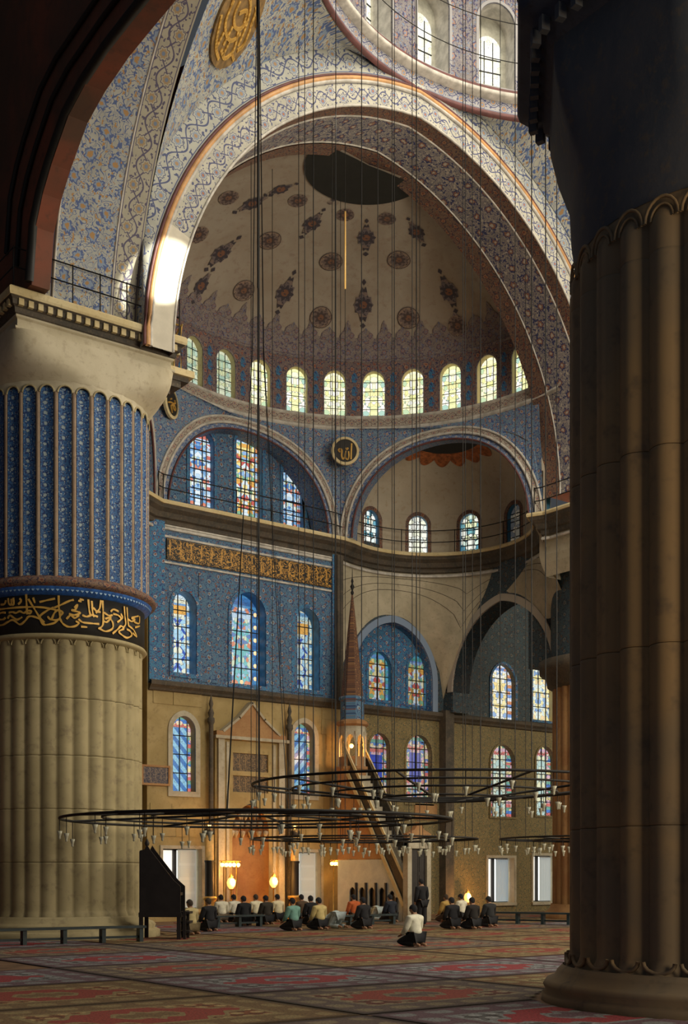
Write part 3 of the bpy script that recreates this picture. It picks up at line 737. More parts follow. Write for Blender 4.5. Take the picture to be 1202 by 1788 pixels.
# corbelled drum under the exedra, running down onto the two arches
def a1z(x): d = abs(x - 7.68) / 3.4; return 9.1 + 3.95 * (1 - min(d, 1) ** 2.4)
def a2z(y): d = abs(y - 15.6) / 3.9; return max(9.1 + 4.6 * (1 - min(d, 1) ** 2.4), 12.2 if y < 15.6 else 0)
def squ(a, t):
    ph = EA0 + (EA1 - EA0) * a; T = Vector((*exp_(ph), 15.0))
    if a < .5: x = 4.3 + 6.3 * a / .5; B = Vector((x, YS - .02, a1z(x)))
    else: y = YS - 7.7 * (a - .5) / .5; B = Vector((10.6, y, a2z(y)))
    k = t ** 1.4; p = T.lerp(B, t); q = T.lerp(B, k); return (q.x, q.y, p.z), (a * 13, p.z)
m = MB(); m.grid(squ, 48, 16); m.build('corbelled_drum', m_exwall, ex)
for i in range(4):     # coursing of the pale drum
    t = .06 + .13 * i
    MB().tube([Vector(squ(j / 40, t)[0]) for j in range(41)], .012, 4).build('course_line', m_cornice, ex)
# open arch from the corner shaft to the far pier
oa = empty('open_arch'); struct(oa, 'dark tiled open arch between the corner shaft and far pier', 'arch')
mm = Matrix.Translation((10.6, 0, 0)) @ Matrix.Rotation(-pi / 2, 4, 'Z')     # local x -> -y, local y -> +x
def oap(x, z): return (x, z)
a2 = arch_pts(3.05, .5, 9.9, 16, -15.6); hole = [(-18.65, 9.0), (-12.55, 9.0)] + a2[::-1]
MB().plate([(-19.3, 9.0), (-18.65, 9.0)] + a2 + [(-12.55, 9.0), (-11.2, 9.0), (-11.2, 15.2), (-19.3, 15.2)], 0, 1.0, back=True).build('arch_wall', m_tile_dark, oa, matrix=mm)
m = MB(); m.grid(lambda s, t: ((lambda p: (p[0], 1.0 * t, p[1]))(a2[int(round(s * (len(a2) - 1)))]), (s * 10, t)), len(a2) - 1, 2); m.build('soffit', m_soffit_brown, oa, matrix=mm)
m = MB(); a3 = arch_pts(3.35, .5, 9.9, 16, -15.6); m.plate(a3 + a2[::-1], -.08, .02); m.build('arch_band', m_arch_border, oa, matrix=mm)

# ------------------------------------------------------------------ main arches
def arch_at(d, s):
    r = ARW + ARE + d; tm = math.acos(ARE / r); t = tm * (2 * s if s < .5 else 2 - 2 * s)
    x = ARE - r * cos(t); z = ARZ + r * sin(t)
    return (x if s < .5 else -x), z, r * tm * 2 * s
def main_arch(label, rotz, y_in, y_out, strips, band=True):
    root = empty('main_arch', (0, 0, 0), rotz); struct(root, label, 'arch')
    n = 72
    if band:
        for d0, d1, mt, nm, dy in ((0, .74, m_paint_face, 'face_band', 0), (.96, 1.85, m_paint_out, 'outer_scroll', .0)):
            m = MB()
            def fn(s, t, d0=d0, d1=d1, dy=dy):
                x, z, L = arch_at(d0 + (d1 - d0) * t, s); x0, z0, L0 = arch_at(d0, s)
                zz = min(z, ZR + .05 - .0) if d0 > .5 else z
                x = max(-10.03, min(10.03, x)) if d0 > .5 else x
                return (x, y_in + dy + (.10 * t if d0 > .5 else 0), zz), (L0, t * (d1 - d0))
            m.grid(fn, n, 3); m.build(nm, mt, root)
        for d, rad, mt, nm in ((.03, .04, m_mould_pale, 'edge_bead'), (.74, .06, m_mould_pale, 'arch_bead'), (.83, .075, m_mould_gold, 'gilded_moulding'), (.93, .05, m_mould_red, 'maroon_fillet')):
            MB().tube([(arch_at(d, i / n)[0], y_in - .02, arch_at(d, i / n)[1]) for i in range(n + 1)], rad, 8).build(nm, mt, root)
        for k0, k1 in ((0, .115), (.885, 1)):      # plain feet of the painted band, sun patch put into their white
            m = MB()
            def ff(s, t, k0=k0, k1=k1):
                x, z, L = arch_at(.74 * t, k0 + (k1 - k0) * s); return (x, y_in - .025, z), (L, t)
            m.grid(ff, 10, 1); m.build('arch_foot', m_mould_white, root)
    y = y_in
    for wdt, mt, d in strips:
        m = MB()
        def f2(s, t, y=y, wdt=wdt, d=d):
            x, z, L = arch_at(-d, s); return (x, y + wdt * t, z), (L, wdt * t)
        m.grid(f2, n, 2); m.build('soffit_strip', mt, root)
        y += wdt
        if y < y_out - .05: MB().tube([(arch_at(-d - .01, i / n)[0], y, arch_at(-d - .01, i / n)[1]) for i in range(n + 1)], .035, 5).build('soffit_line', m_mould_pale, root)
    return root
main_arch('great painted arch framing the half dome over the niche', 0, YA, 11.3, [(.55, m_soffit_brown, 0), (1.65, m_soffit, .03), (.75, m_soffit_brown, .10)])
main_arch('great side arch with white and blue painted soffit on the pier', pi / 2, 10.0, 13.3, [(.80, m_west_border, 0), (1.7, m_west_soffit, .02), (.80, m_west_border, 0)], False)
main_arch('great side arch on the far side of the dome', -pi / 2, 10.0, 13.3, [(.80, m_west_border, 0), (1.7, m_west_soffit, .02), (.80, m_west_border, 0)], False)
# back of the main arch: closes the gap to the half dome shell
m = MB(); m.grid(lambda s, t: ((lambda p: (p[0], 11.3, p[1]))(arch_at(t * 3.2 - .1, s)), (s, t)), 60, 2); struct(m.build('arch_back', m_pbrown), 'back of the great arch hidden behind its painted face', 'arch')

# pendentives
def pend(sx, label):
    root = empty('pendentive'); struct(root, label, 'pendentive')
    def P(a, t):
        x, z, L = arch_at(1.70, .5 * t); x = max(x, -10.0); Aq = Vector((x, YA + .06)); yw, zw, L2 = arch_at(0, .5 * t); Bq = Vector((-10.0, -yw))
        ra, rb = Aq.length, Bq.length; aa, ab = atan2(Aq.y, Aq.x), atan2(Bq.y, Bq.x)
        th = aa + (ab - aa) * a; r = ra + (rb - ra) * a; zz = min(z, ZR) * (1 - a) + min(zw, ZR) * a; e3 = t ** 4 * min(1, a * 5); r = r + (8.70 - r) * e3; zz = zz + (27.46 - zz) * e3
        return Vector((sx * r * cos(th), r * sin(th), zz)), (th * 9, zz)
    m = MB(); m.grid(lambda a, t: P(a, t), 24, 30); m.build('field', m_pend, root)
    return root, P
nwp, PNW = pend(-1 * -1, 'white and blue painted pendentive carrying the gilded roundel')
pend(-1, 'painted pendentive beside the dark pier capital')
# gilded calligraphy roundel on the pendentive
c0 = PNW(.5, .62)[0]
best = None
for i in range(40):
    for j in range(40):
        p = PNW(i / 39, j / 39)[0]; r_ = p - CAM; lat = r_.x * C_ - r_.y * S_; dp = r_.x * S_ + r_.y * C_
        u, v = U0 + F_PX * lat / dp, VH - F_PX * r_.z / dp; e = hypot(u - 410, v - 28)
        if best is None or e < best[0]: best = (e, i / 39, j / 39, p)
_, pa, pt_, pc = best
tx = (PNW(pa + .02, pt_)[0] - PNW(pa - .02, pt_)[0]).normalized(); tz = (PNW(pa, pt_ + .02)[0] - PNW(pa, pt_ - .02)[0]).normalized()
nn = tx.cross(tz).normalized(); nn = nn if nn.dot(CAM - pc) > 0 else -nn
if tx.dot(Vector((C_, -S_, 0))) < 0: tx = -tx
tz = nn.cross(tx) if nn.cross(tx).z > 0 else tx.cross(nn)
MX = Matrix(((tx.x, -nn.x, tz.x, pc.x + nn.x * .10), (tx.y, -nn.y, tz.y, pc.y + nn.y * .10), (tx.z, -nn.z, tz.z, pc.z + nn.z * .10), (0, 0, 0, 1)))
def smooth(p, n=5):
    out = []
    for i in range(len(p) - 1):
        a, b, c, d = [Vector(p[max(0, min(len(p) - 1, i + k))]) for k in (-1, 0, 1, 2)]
        for j in range(n):
            t = j / n; out.append(tuple(.5 * ((2 * b) + (c - a) * t + (2 * a - 5 * b + 4 * c - d) * t * t + (3 * b - a - 3 * c + d) * t ** 3)))
    return out + [tuple(p[-1])]
def ribbon(m, pts, w, y=-.03):
    """flat stroke with thickness in the local xz plane"""
    n = len(pts)
    for i in range(n - 1):
        a, b = Vector(pts[i]), Vector(pts[i + 1]); d = (b - a)
        if d.length < 1e-6: continue
        d.normalize(); q = Vector((-d.y, d.x)) * w / 2; a2, b2 = a - d * w * .3, b + d * w * .3
        P = [a2 - q, b2 - q, b2 + q, a2 + q]
        m.add([(p.x, y, p.y) for p in P] + [(p.x, 0, p.y) for p in P], [[0, 1, 2, 3], [0, 4, 5, 1], [1, 5, 6, 2], [2, 6, 7, 3], [3, 7, 4, 0]])
def disc(R, n=32): return [(R * cos(2 * pi * i / n), R * sin(2 * pi * i / n)) for i in range(n)]
gr = link('gilded_roundel', None, None, matrix=MX); tag(gr, 'large gilded calligraphy roundel painted on the pendentive', 'roundel')
MB().plate(disc(1.30), -.03, .05).build('ground', plain('olive_gold_ground', (.22, .13, .04), .6, 0, .4, 4), gr)
m = MB()
for pts in ([(-.9, .1), (-.75, -.35), (-.3, -.55), (.2, -.5), (.45, -.2)], [(-.55, .25), (-.45, -.05), (-.1, -.22), (.3, -.12), (.45, .15)], [(.25, -.2), (.6, -.6), (.35, -.95), (-.1, -.9)],
            [(-1.1, -.4), (-.8, -.75), (-.45, -1.0), (0, -1.1)], [(.5, .6), (.9, .45), (1.15, .35)], [(.75, .35), (.95, -.05), (1.0, -.3), (.85, -.5)], [(-.5, -.6), (-.45, -1.0)], [(.1, -.55), (.15, -.95)],
            [(-1.0, .5), (-.6, .85), (0, .95), (.5, .7), (.8, .2)], [(-.7, .3), (-.3, .55), (.2, .45), (.55, .05), (.7, -.4)], [(-.2, .1), (.1, .3), (.3, .1)], [(-.85, -.1), (-1.05, .3)], [(.45, .9), (.2, 1.15)], [(-.6, 1.0), (-.2, 1.15)], [(-.2, -.3), (-.15, -.75)], [(.6, -.7), (.9, -.75)]):
    m = MB(); ribbon(m, smooth(pts, 4), .10, -.06); m.build('gilt_stroke', m_gold, gr)

# ------------------------------------------------------------------ drum and main dome
dr = empty('dome_drum'); struct(dr, 'windowed drum of the main dome with painted ring below', 'dome')
MB().lathe([(8.72, 27.40), (8.60, 27.44), (8.60, 27.50), (8.62, 27.56)], 120).build('lower_fillet', m_mould_red, dr)
MB().lathe([(8.62, 27.54), (8.62, 27.95)], 120).build('ring_scroll', m_ring, dr)
MB().lathe([(8.62, 27.93), (8.40, 28.0), (8.36, 28.10), (8.42, 28.16), (8.62, 28.20)], 120).build('ring_cornice', m_mould_pale, dr)
MB().lathe([(8.42, 28.15), (8.50, 28.22), (8.50, 28.30)], 120).build('ring_fillet', m_mould_red, dr)
g_drum = stained('glass_drum', .5, 2.2, BRIGHT, None, 6, .8, 1.25, lead=.05); ND = 22; bw = 2 * pi / ND; RD = 8.62
for k in range(ND):
    th = radians(69.6) + k * bw
    loop = [(-RD * bw / 2 + RD * bw * i / 6, 28.2) for i in range(7)] + [(RD * bw / 2 - RD * bw * i / 6, 32.2) for i in range(7)]
    o = opening(.66, 2.85, .06, 8, 0, 28.38)
    def mr(x, z, r=RD): a = th - x / RD; return (r * cos(a), r * sin(a), z)
    near = k in (21, 20, 0, 1, 2, 3, 19)
    hs = [o] if near else []
    tr = tessellate_polygon([[Vector((x, z, 0)) for x, z in l] for l in [loop] + hs]); allp = loop + (o if near else [])
    m = MB(); m.add([mr(x, z) for x, z in allp], [list(t) for t in tr], [(x + k * RD * bw, z) for x, z in allp]); m.build('drum_wall', m_drum, dr)
    if near:
        root = window('tall sunlit window in the drum of the main dome', mr(0, 28.38), th - pi / 2, .66, 2.85, .75, plain('drum_recess', (.42, .42, .36), .8), surround=m_ring, sw=.10, reveal=m_mould_pale, nx=1, nz=1, proud=.06, e=.06, group='windows in the dome drum')
        g = MB(); g.plate(opening(.46, 2.15, .06, 8, 0, .06), .70, .745); g.build('bright_pane', g_drum, root)
        g = MB()
        for zz in (.5, .95, 1.4): g.box(-.46, .46, .67, .70, zz - .015, zz + .015)
        for xx in (-.16, .16): g.box(xx - .012, xx + .012, .67, .70, .06, 2.0)
        g.build('glazing_bars', m_iron, root)
MB().lathe([(8.62 * cos(a * pi / 24), 32.2 + 7.5 * sin(a * pi / 24)) for a in range(13)], 64).build('cap', m_dome, dr)
for r_, z_ in ((8.15, 29.0), (8.15, 30.3)):
    MB().tube([(r_ * cos(2 * pi * i / 90), r_ * sin(2 * pi * i / 90), z_) for i in range(91)], .018, 4).build('guard_wire', m_iron, dr)

# ------------------------------------------------------------------ unlit western vault in front of the side arch
wv = empty('wall_west'); struct(wv, 'unlit brown vault wall with a black edged arch left of the pier', 'wall')
mm = Matrix.Translation((-13.35, 0, 0)) @ Matrix.Rotation(-pi / 2, 4, 'Z')       # local x = -y
edge = [(8.42, 17.06), (8.16, 18.44), (7.7, 19.1), (7.16, 19.6), (6.6, 20.0), (6.14, 20.31), (5.17, 20.58), (3.96, 20.74), (2.82, 20.77), (1.0, 20.78), (-12, 20.8)]
edge = [(y * 1.0 + .36 * 0, z) for y, z in edge]
poly = [(-16, 17.08), (-8.45, 17.08)] + [(-y, z) for y, z in edge] + [(12, 32), (-16, 32)]
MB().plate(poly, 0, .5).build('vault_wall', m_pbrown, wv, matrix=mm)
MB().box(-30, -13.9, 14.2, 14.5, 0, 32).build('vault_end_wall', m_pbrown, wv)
m = MB(); m.tube([(-y - .08, -.03, z + .10) for y, z in edge], .13, 6); m.build('black_edge', m_black, wv, matrix=mm)
for off in (.9, 1.6):
    m = MB(); m.tube([(-y - off * (1 if y > 5 else .3), -.05, z + off * .9) for y, z in edge[:9]], .07, 5); m.build('vault_rib', m_black, wv, matrix=mm)

# ------------------------------------------------------------------ piers
NF = 32
def reed(r, z, a): return r + .085 * (abs(cos(a * NF / 2)) ** .75 - .6)
P1 = Vector((-A, A))
pier = empty('fluted_pier', (P1.x, P1.y, 0)); tag(pier, 'massive fluted pier with blue flutes above a black inscription band', 'pier')
MB().lathe([(2.78, 0), (2.78, .18), (2.70, .22), (2.62, .24), (2.66, .34), (2.58, .42), (2.46, .46), (2.42, .56), (2.36, .62)], 96).build('base', m_pier, pier)
cuts = [.60, 2.1, 3.55, 5.0, 6.55, 8.18]
for z0, z1 in zip(cuts, cuts[1:]):
    pr_ = [(2.225, z0 + .004), (2.235, z0 + .012), (2.235, z0 + .05), (2.235, z1 - .05), (2.235, z1 - .012), (2.225, z1 - .004)]
    if z0 < 1: pr_ = [(2.30, z0), (2.30, z0 + .03), (2.25, z0 + .14), (2.235, z0 + .2), (2.235, z0 + .3)] + pr_[3:]
    if z1 > 7.5: pr_ = pr_[:-1] + [(2.20, z1 - .012)]
    MB().lathe(pr_, NF * 10, rf=reed).build('shaft_drum', m_pier, pier)
MB().lathe([(2.13, .6), (2.13, 8.4)], 64).build('shaft_core', m_cornice, pier)
for k in range(NF):      # rounded heads of the lower flutes
    a = 2 * pi * k / NF + 0
    MB().tube([((2.255) * cos(a + .085 * cos(q)), 2.255 * sin(a + .085 * cos(q)), 8.00 + .18 * sin(q)) for q in [pi * i / 8 for i in range(9)]], .022, 5).build('flute_head', m_pier, pier)
MB().lathe([(2.24, 8.12), (2.36, 8.15), (2.40, 8.20), (2.36, 8.26), (2.31, 8.28)], 96).build('lower_torus', m_pier, pier)
MB().lathe([(2.30, 8.27), (2.33, 8.29), (2.33, 9.30), (2.30, 9.32)], 96).build('inscription_band', m_black, pier)
MB().lathe([(2.33, 9.30), (2.44, 9.35), (2.52, 9.45), (2.54, 9.50)], 96).build('blue_cavetto', plain('cobalt_bead', (.03, .14, .50), .5, 0, .3, 8), pier)
bd = MB()
for k in range(120):
    a = 2 * pi * k / 120; bd.add([(2.50 * cos(a + d), 2.50 * sin(a + d), 9.37 + .09 * h) for d, h in ((0, 0), (.018, .5), (0, 1), (-.018, .5))], [[0, 1, 2, 3]])
bd.build('bead_row', plain('pale_blue_bead', (.30, .50, .72), .5), pier)
MB().lathe([(2.52, 9.49), (2.64, 9.53), (2.68, 9.61), (2.62, 9.70), (2.50, 9.74), (2.44, 9.80)], 96).build('upper_torus', m_soffit_brown, pier)
# blue flutes between stone ribs
def flute_r(r, z, a): return r
m_flute = ornament('blue_flute_paint', (.05, .17, .42), (.012, .035, .15), (.30, .40, .46), (.40, .48, .50), .24, 1.0, dens=.7)
MB().lathe([(2.36, 9.75), (2.36, 15.2)], 96).build('upper_core', m_flute, pier)
m_rib = stone('rosy_rib_stone', (.34, .24, .17), (.44, .33, .24), (.22, .15, .11), .8); hw = pi / NF
zt = 14.72; ww = .068
prof = []
def strip(m, a0, a1, z0, z1, r0, r1):
    pass
for k in range(NF):
    m = MB(); a = 2 * pi * (k + .5) / NF
    rp = [(-.028, 2.36), (-.024, 2.43), (-.008, 2.46), (.008, 2.46), (.024, 2.43), (.028, 2.36)]
    vv = []
    for z in (9.75, 14.75):
        for da, r in rp: vv.append((r * cos(a + da), r * sin(a + da), z))
    m.add(vv, [[i, i + 1, i + 7, i + 6] for i in range(5)])
    m.build('rib', m_rib, pier)
    c = 2 * pi * k / NF       # painted concave panel with rounded head
    m = MB()
    def fp(s, t):
        da = (s - .5) * 2 * .070; z = 9.8 + (14.86 - 9.8) * t; dep = .06 * (1 - (2 * s - 1) ** 2)
        return ((2.44 - dep) * cos(c + da), (2.44 - dep) * sin(c + da), z), (s * .34, z + k * .37)
    m.grid(fp, 5, 2); m.build('flute_panel', m_flute, pier)
    m = MB()
    m.tube([(2.46 * cos(c + .078 * cos(q)), 2.46 * sin(c + .078 * cos(q)), 14.72 + .19 * sin(q)) for q in [pi * i / 8 for i in range(9)]], .028, 5)
    m.build('flute_arch', m_pier, pier)
# stone between the flute heads and the square capital
def headring(m, k):
    c = 2 * pi * k / NF
    pts = [(-hw, 14.70), (-.078, 14.72)] + [(-.078 * cos(q), 14.72 + .19 * sin(q)) for q in [pi * i / 8 for i in range(1, 8)]] + [(.078, 14.72), (hw, 14.70), (hw, 15.05), (-hw, 15.05)]
    tr = tessellate_polygon([[Vector((x * 2.45, z, 0)) for x, z in pts]])
    m.add([(2.452 * cos(c + x), 2.452 * sin(c + x), z) for x, z in pts], [list(t) for t in tr])
m = MB()
for k in range(NF): headring(m, k)
m.build('flute_spandrels', m_stone, pier)
def sq(r, a, p):     # superellipse radius: round to square
    return r / ((abs(cos(a)) ** p + abs(sin(a)) ** p) ** (1 / p))
CH = 2.5
m = MB(); m.grid(lambda s, t: ((lambda a, r: (r * cos(a), r * sin(a), 15.02 + 1.05 * t))(2 * pi * s, sq(2.45 - .02 * t, 2 * pi * s, 2 + 14 * t ** 1.6)), (s * 16, t)), 96, 8); m.build('capital_block', m_stone, pier)
def sqprof(prof): return prof
def square_moulding(name, prof, mt, parent, c=(0, 0)):
    m = MB(); n = len(prof); vv = []; uv = []
    for i, (sx, sy) in enumerate(((-1, -1), (1, -1), (1, 1), (-1, 1), (-1, -1))):
        for r, z in prof: vv.append((c[0] + sx * r, c[1] + sy * r, z)); uv.append((i * 5, z))
    fs = [[i * n + j, (i + 1) * n + j, (i + 1) * n + j + 1, i * n + j + 1] for i in range(4) for j in range(n - 1)]
    m.add(vv, fs, uv); return m.build(name, mt, parent)
square_moulding('capital_moulding', [(2.30, 16.02), (2.36, 16.06), (2.36, 16.12), (2.28, 16.14), (2.28, 16.34), (2.34, 16.38), (2.34, 16.44)], m_stone, pier)
square_moulding('cornice', [(2.32, 16.42), (2.38, 16.46), (2.40, 16.58), (2.48, 16.62), (2.50, 16.74), (2.58, 16.80)], m_cornice, pier)
for k in range(18):      # carved stalactite teeth under the slab
    x = -2.4 + 4.8 * (k + .5) / 18
    for sx, sy, rot in ((x, -2.46, 0), (x, 2.46, 0), (-2.46, x, 1), (2.46, x, 1)):
        if rot: MB().box(sx - .08, sx + .08, sy - .07, sy + .07, 16.60, 16.78).build('cornice_tooth', m_ledge, pier)
        else: MB().box(sx - .07, sx + .07, sy - .08, sy + .08, 16.60, 16.78).build('cornice_tooth', m_ledge, pier)
square_moulding('capital_slab', [(2.0, 16.80), (2.60, 16.80), (2.62, 16.86), (2.62, 16.98), (2.58, 17.03), (.0, 17.05)], m_ledge, pier)
# impost bracket carrying the rear order
ib = MB(); ib.box(1.9, 4.3, -.1, 1.9, 17.1, 17.3); ib.build('impost_ledge', m_ledge, pier)
for i, (o_, z_) in enumerate(((4.15, 16.95), (3.9, 16.75), (3.55, 16.5), (3.2, 16.2))): MB().box(1.9, o_, -.0 + .05 * i, 1.8, z_, z_ + .2).build('impost_bracket', m_cornice, pier)
MB().box(1.6, 2.35, .9, 1.9, 9.9, 16.3).build('impost_shaft', m_tile_grey, pier)
# railing on the capital
rl = empty('pier_railing', (P1.x, P1.y, 17.04)); tag(rl, 'thin black railing on the pier capital', 'railing')
for z_ in (.55, 1.05):
    MB().tube([(-2.45, 2.3, z_), (-2.45, -2.45, z_), (2.45, -2.45, z_)], .02, 5).build('rail', m_iron, rl)
for x in (-2.45, -1.6, -.8, 0, .8, 1.6, 2.45): MB().tube([(x, -2.45, 0), (x, -2.45, 1.08)], .02, 5).build('post', m_iron, rl)
for y in (-.9, .7, 2.3): MB().tube([(-2.45, y, 0), (-2.45, y, 1.08)], .02, 5).build('post', m_iron, rl)
gl_ = empty('brass_hoop_railing', (P1.x + 3.5, P1.y + .3, 17.3)); tag(gl_, 'bent brass hoop railing on the bracket beside the arch foot', 'railing')
for x in (-.6, .55): MB().tube([(x, 0, 0), (x, 0, 1.45), (x + .1, .1, 1.6), (x + .2, .5, 1.62), (x + .25, .9, 1.45), (x + .25, .9, 0)], .03, 6).build('hoop', m_brass, gl_)
MB().tube([(-.6, 0, 1.5), (.55, 0, 1.5)], .03, 6).build('top_bar', m_brass, gl_)

# gilded writing round the pier, traced onto the band
def band_pt(zx, zy):        # coordinates in the enlarged crop of the band (x4.293, origin 0,1000)
    return at_cyl(zx / 4.293, 1000 + zy / 4.293, P1.x, P1.y, 2.35)
strokes = [
 [(-60, 285), (60, 268), (200, 258), (330, 262), (460, 290)], [(197, 165), (200, 230), (205, 310)], [(-40, 395), (20, 392), (60, 370), (100, 355), (150, 388), (190, 360), (215, 330), (255, 330), (300, 350), (330, 390), (400, 380), (430, 360)],
 [(60, 340), (75, 320), (100, 335), (130, 352), (165, 335)], [(70, 300), (95, 295), (120, 302), (150, 290), (180, 302), (210, 285), (235, 290), (225, 305), (205, 300)],
 [(45, 210), (35, 235), (10, 240)], [(62, 195), (68, 232), (85, 238), (86, 200)], [(100, 192), (104, 235), (90, 240)], [(150, 195), (160, 212), (140, 235)],
 [(250, 190), (262, 225)], [(215, 200), (270, 290), (330, 385)], [(330, 370), (300, 330), (345, 290), (400, 262)], [(440, 175), (442, 260), (450, 330), (430, 355), (380, 350), (360, 330)],
 [(300, 220), (350, 208), (410, 195)], [(390, 345), (410, 300), (440, 280), (470, 300), (450, 325)], [(410, 262), (460, 240), (520, 212), (550, 205)], [(600, 200), (625, 205)], [(590, 210), (608, 218)],
 [(560, 262), (580, 240), (565, 275), (540, 282), (600, 300), (560, 318), (520, 310)], [(450, 345), (470, 380), (510, 405), (560, 402), (590, 380), (570, 365)], [(500, 345), (530, 320), (560, 340), (590, 320)],
 [(590, 350), (620, 372), (680, 380), (740, 385)], [(610, 405), (650, 408)], [(620, 320), (650, 330), (690, 318), (730, 330)], [(662, 205), (668, 280), (680, 325)], [(688, 215), (694, 300), (705, 330)],
 [(720, 300), (745, 270), (755, 210)], [(768, 212), (772, 300), (770, 390), (740, 420)], [(700, 265), (725, 290), (750, 295)], [(740, 415), (790, 440), (840, 420), (845, 380), (830, 350)], [(790, 345), (830, 335), (800, 370), (770, 360)],
 [(780, 300), (815, 322), (840, 318)], [(830, 290), (850, 275), (885, 290)], [(850, 310), (885, 320), (905, 345), (880, 370), (915, 340), (905, 310)], [(930, 255), (935, 330), (940, 385), (920, 415)], [(950, 262), (955, 340), (962, 400)],
 [(845, 455), (880, 425), (905, 400), (925, 420), (890, 440), (910, 465), (950, 488), (985, 470), (975, 440), (950, 425)], [(960, 350), (985, 365), (1010, 350), (985, 340), (1035, 325)], [(1005, 370), (1040, 380), (1045, 330)], [(965, 400), (1000, 430), (1022, 480), (995, 455)], [(1012, 410), (1045, 400)],
 [(-30, 320), (15, 300), (40, 300)], [(-30, 350), (20, 352), (40, 340)]]
for st in strokes:
    m = MB()
    P = [Vector(band_pt(*p)) for p in smooth(st)]; wd = [.016 + .012 * abs(sin(1.3 + i * .45)) for i in range(len(P))]
    up = Vector((0, 0, 1))
    for i in range(len(P) - 1):
        a, b = P[i], P[i + 1]; d = (b - a)
        if d.length < 1e-5: continue
        d.normalize(); n_ = Vector((a.x - P1.x, a.y - P1.y, 0)).normalized(); q = n_.cross(d).normalized() * wd[i]
        a_, b_ = a - d * .012, b + d * .012
        V = [a_ - q, b_ - q, b_ + q, a_ + q]; V2 = [v + n_ * .015 for v in V]
        m.add([v - Vector((P1.x, P1.y, 0)) for v in V2 + V], [[0, 1, 2, 3], [0, 4, 5, 1], [1, 5, 6, 2], [2, 6, 7, 3], [3, 7, 4, 0]])
    m.build('gilt_stroke', m_gold, pier)

# near pier on the right
P2 = Vector((-A, -A))
np_ = empty('near_fluted_pier', (P2.x, P2.y, 0)); tag(np_, 'dark fluted pier with eight sided capital rising from the carpet', 'pier')
NF2 = 28
def reed2(r, z, a): return r + .15 * (abs(cos(a * NF2 / 2)) ** .8 - .6)
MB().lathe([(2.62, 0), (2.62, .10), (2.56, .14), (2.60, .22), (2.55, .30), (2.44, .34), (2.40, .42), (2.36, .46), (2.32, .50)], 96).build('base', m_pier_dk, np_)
UPZ = 1.32; HZ = .78
cuts = [.46, 2.4, 4.7, 7.2, 8.9 + HZ]
for z0, z1 in zip(cuts, cuts[1:]):
    pr_ = [(2.158, z0 + .003), (2.165, z0 + .010), (2.165, z0 + .05), (2.165, z1 - .05), (2.165, z1 - .010), (2.158, z1 - .003)]
    if z0 < 1: pr_ = [(2.26, z0), (2.24, z0 + .05), (2.18, z0 + .16), (2.165, z0 + .22), (2.165, z0 + .3)] + pr_[3:]
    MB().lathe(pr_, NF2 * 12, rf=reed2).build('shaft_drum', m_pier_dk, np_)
for k in range(NF2):     # scalloped feet and rounded double-arched heads of the flutes
    a = 2 * pi * k / NF2; hb = pi / NF2
    for w_, r_, rad in ((.92, 2.20, .022), (.62, 2.19, .016)):
        MB().tube([((r_) * cos(a + hb * w_ * cos(q)), r_ * sin(a + hb * w_ * cos(q)), 9.28 + HZ + .30 * w_ * sin(q)) for q in [pi * i / 10 for i in range(11)]], rad, 6).build('flute_head', m_pier_dk, np_)
    MB().tube([(2.27 * cos(a + hb * .85 * cos(q)), 2.27 * sin(a + hb * .85 * cos(q)), .66 - .14 * sin(q)) for q in [pi * i / 8 for i in range(9)]], .028, 6).build('flute_foot', m_pier_dk, np_)
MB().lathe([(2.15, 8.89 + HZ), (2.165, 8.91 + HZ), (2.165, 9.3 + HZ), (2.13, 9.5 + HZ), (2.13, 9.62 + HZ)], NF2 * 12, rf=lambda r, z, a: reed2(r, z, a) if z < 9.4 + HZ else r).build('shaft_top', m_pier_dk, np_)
def octr(r, a, t):      # circle (t=0) to octagon (t=1), r = apothem
    b = ((a + pi / 8) % (pi / 4)) - pi / 8; return r * (1 - t) + t * r / cos(b)
m_cap = stone('capital_shaded_blue', (.06, .08, .12), (.10, .11, .14), (.16, .13, .10), .6)  # shade on the capital put into a dark blue
m_capd = stone('cornice_shaded_blue', (.03, .045, .09), (.05, .06, .10), (.02, .02, .03), .8)  # deeper shade of the cornice, also in the colour
def octloft(name, prof, mt):
    m = MB(); n = 96; vv = []; uv = []; k = len(prof)
    for i in range(n + 1):
        a = 2 * pi * i / n
        for r, z, t in prof: q = octr(r, a, t); vv.append((q * cos(a), q * sin(a), z + UPZ)); uv.append((a * 2.3, z))
    m.add(vv, [[i * k + j, (i + 1) * k + j, (i + 1) * k + j + 1, i * k + j + 1] for i in range(n) for j in range(k - 1)], uv, True)
    return m.build(name, mt, np_)
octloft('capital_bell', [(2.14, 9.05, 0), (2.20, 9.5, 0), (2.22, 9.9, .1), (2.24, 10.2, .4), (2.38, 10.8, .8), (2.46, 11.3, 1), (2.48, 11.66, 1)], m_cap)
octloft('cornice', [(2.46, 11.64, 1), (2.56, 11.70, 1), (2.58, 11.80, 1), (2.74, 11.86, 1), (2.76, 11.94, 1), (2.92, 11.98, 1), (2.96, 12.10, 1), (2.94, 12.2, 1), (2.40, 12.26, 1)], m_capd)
for k in range(64):
    a = 2 * pi * (k + .5) / 64; q = octr(2.72, a, 1)
    m = MB(); m.box(-.06, .06, -.05, .05, 11.66 + UPZ, 11.86 + UPZ); m.build('cornice_tooth', m_cap, np_, (q * cos(a), q * sin(a), 0), a)
octloft('upper_neck', [(2.38, 12.24, 1), (2.36, 12.9, .8), (2.5, 13.2, .9), (2.9, 13.7, 1), (3.1, 14.2, 1), (3.2, 14.8, 1), (3.2, 18, 1)], m_capd)

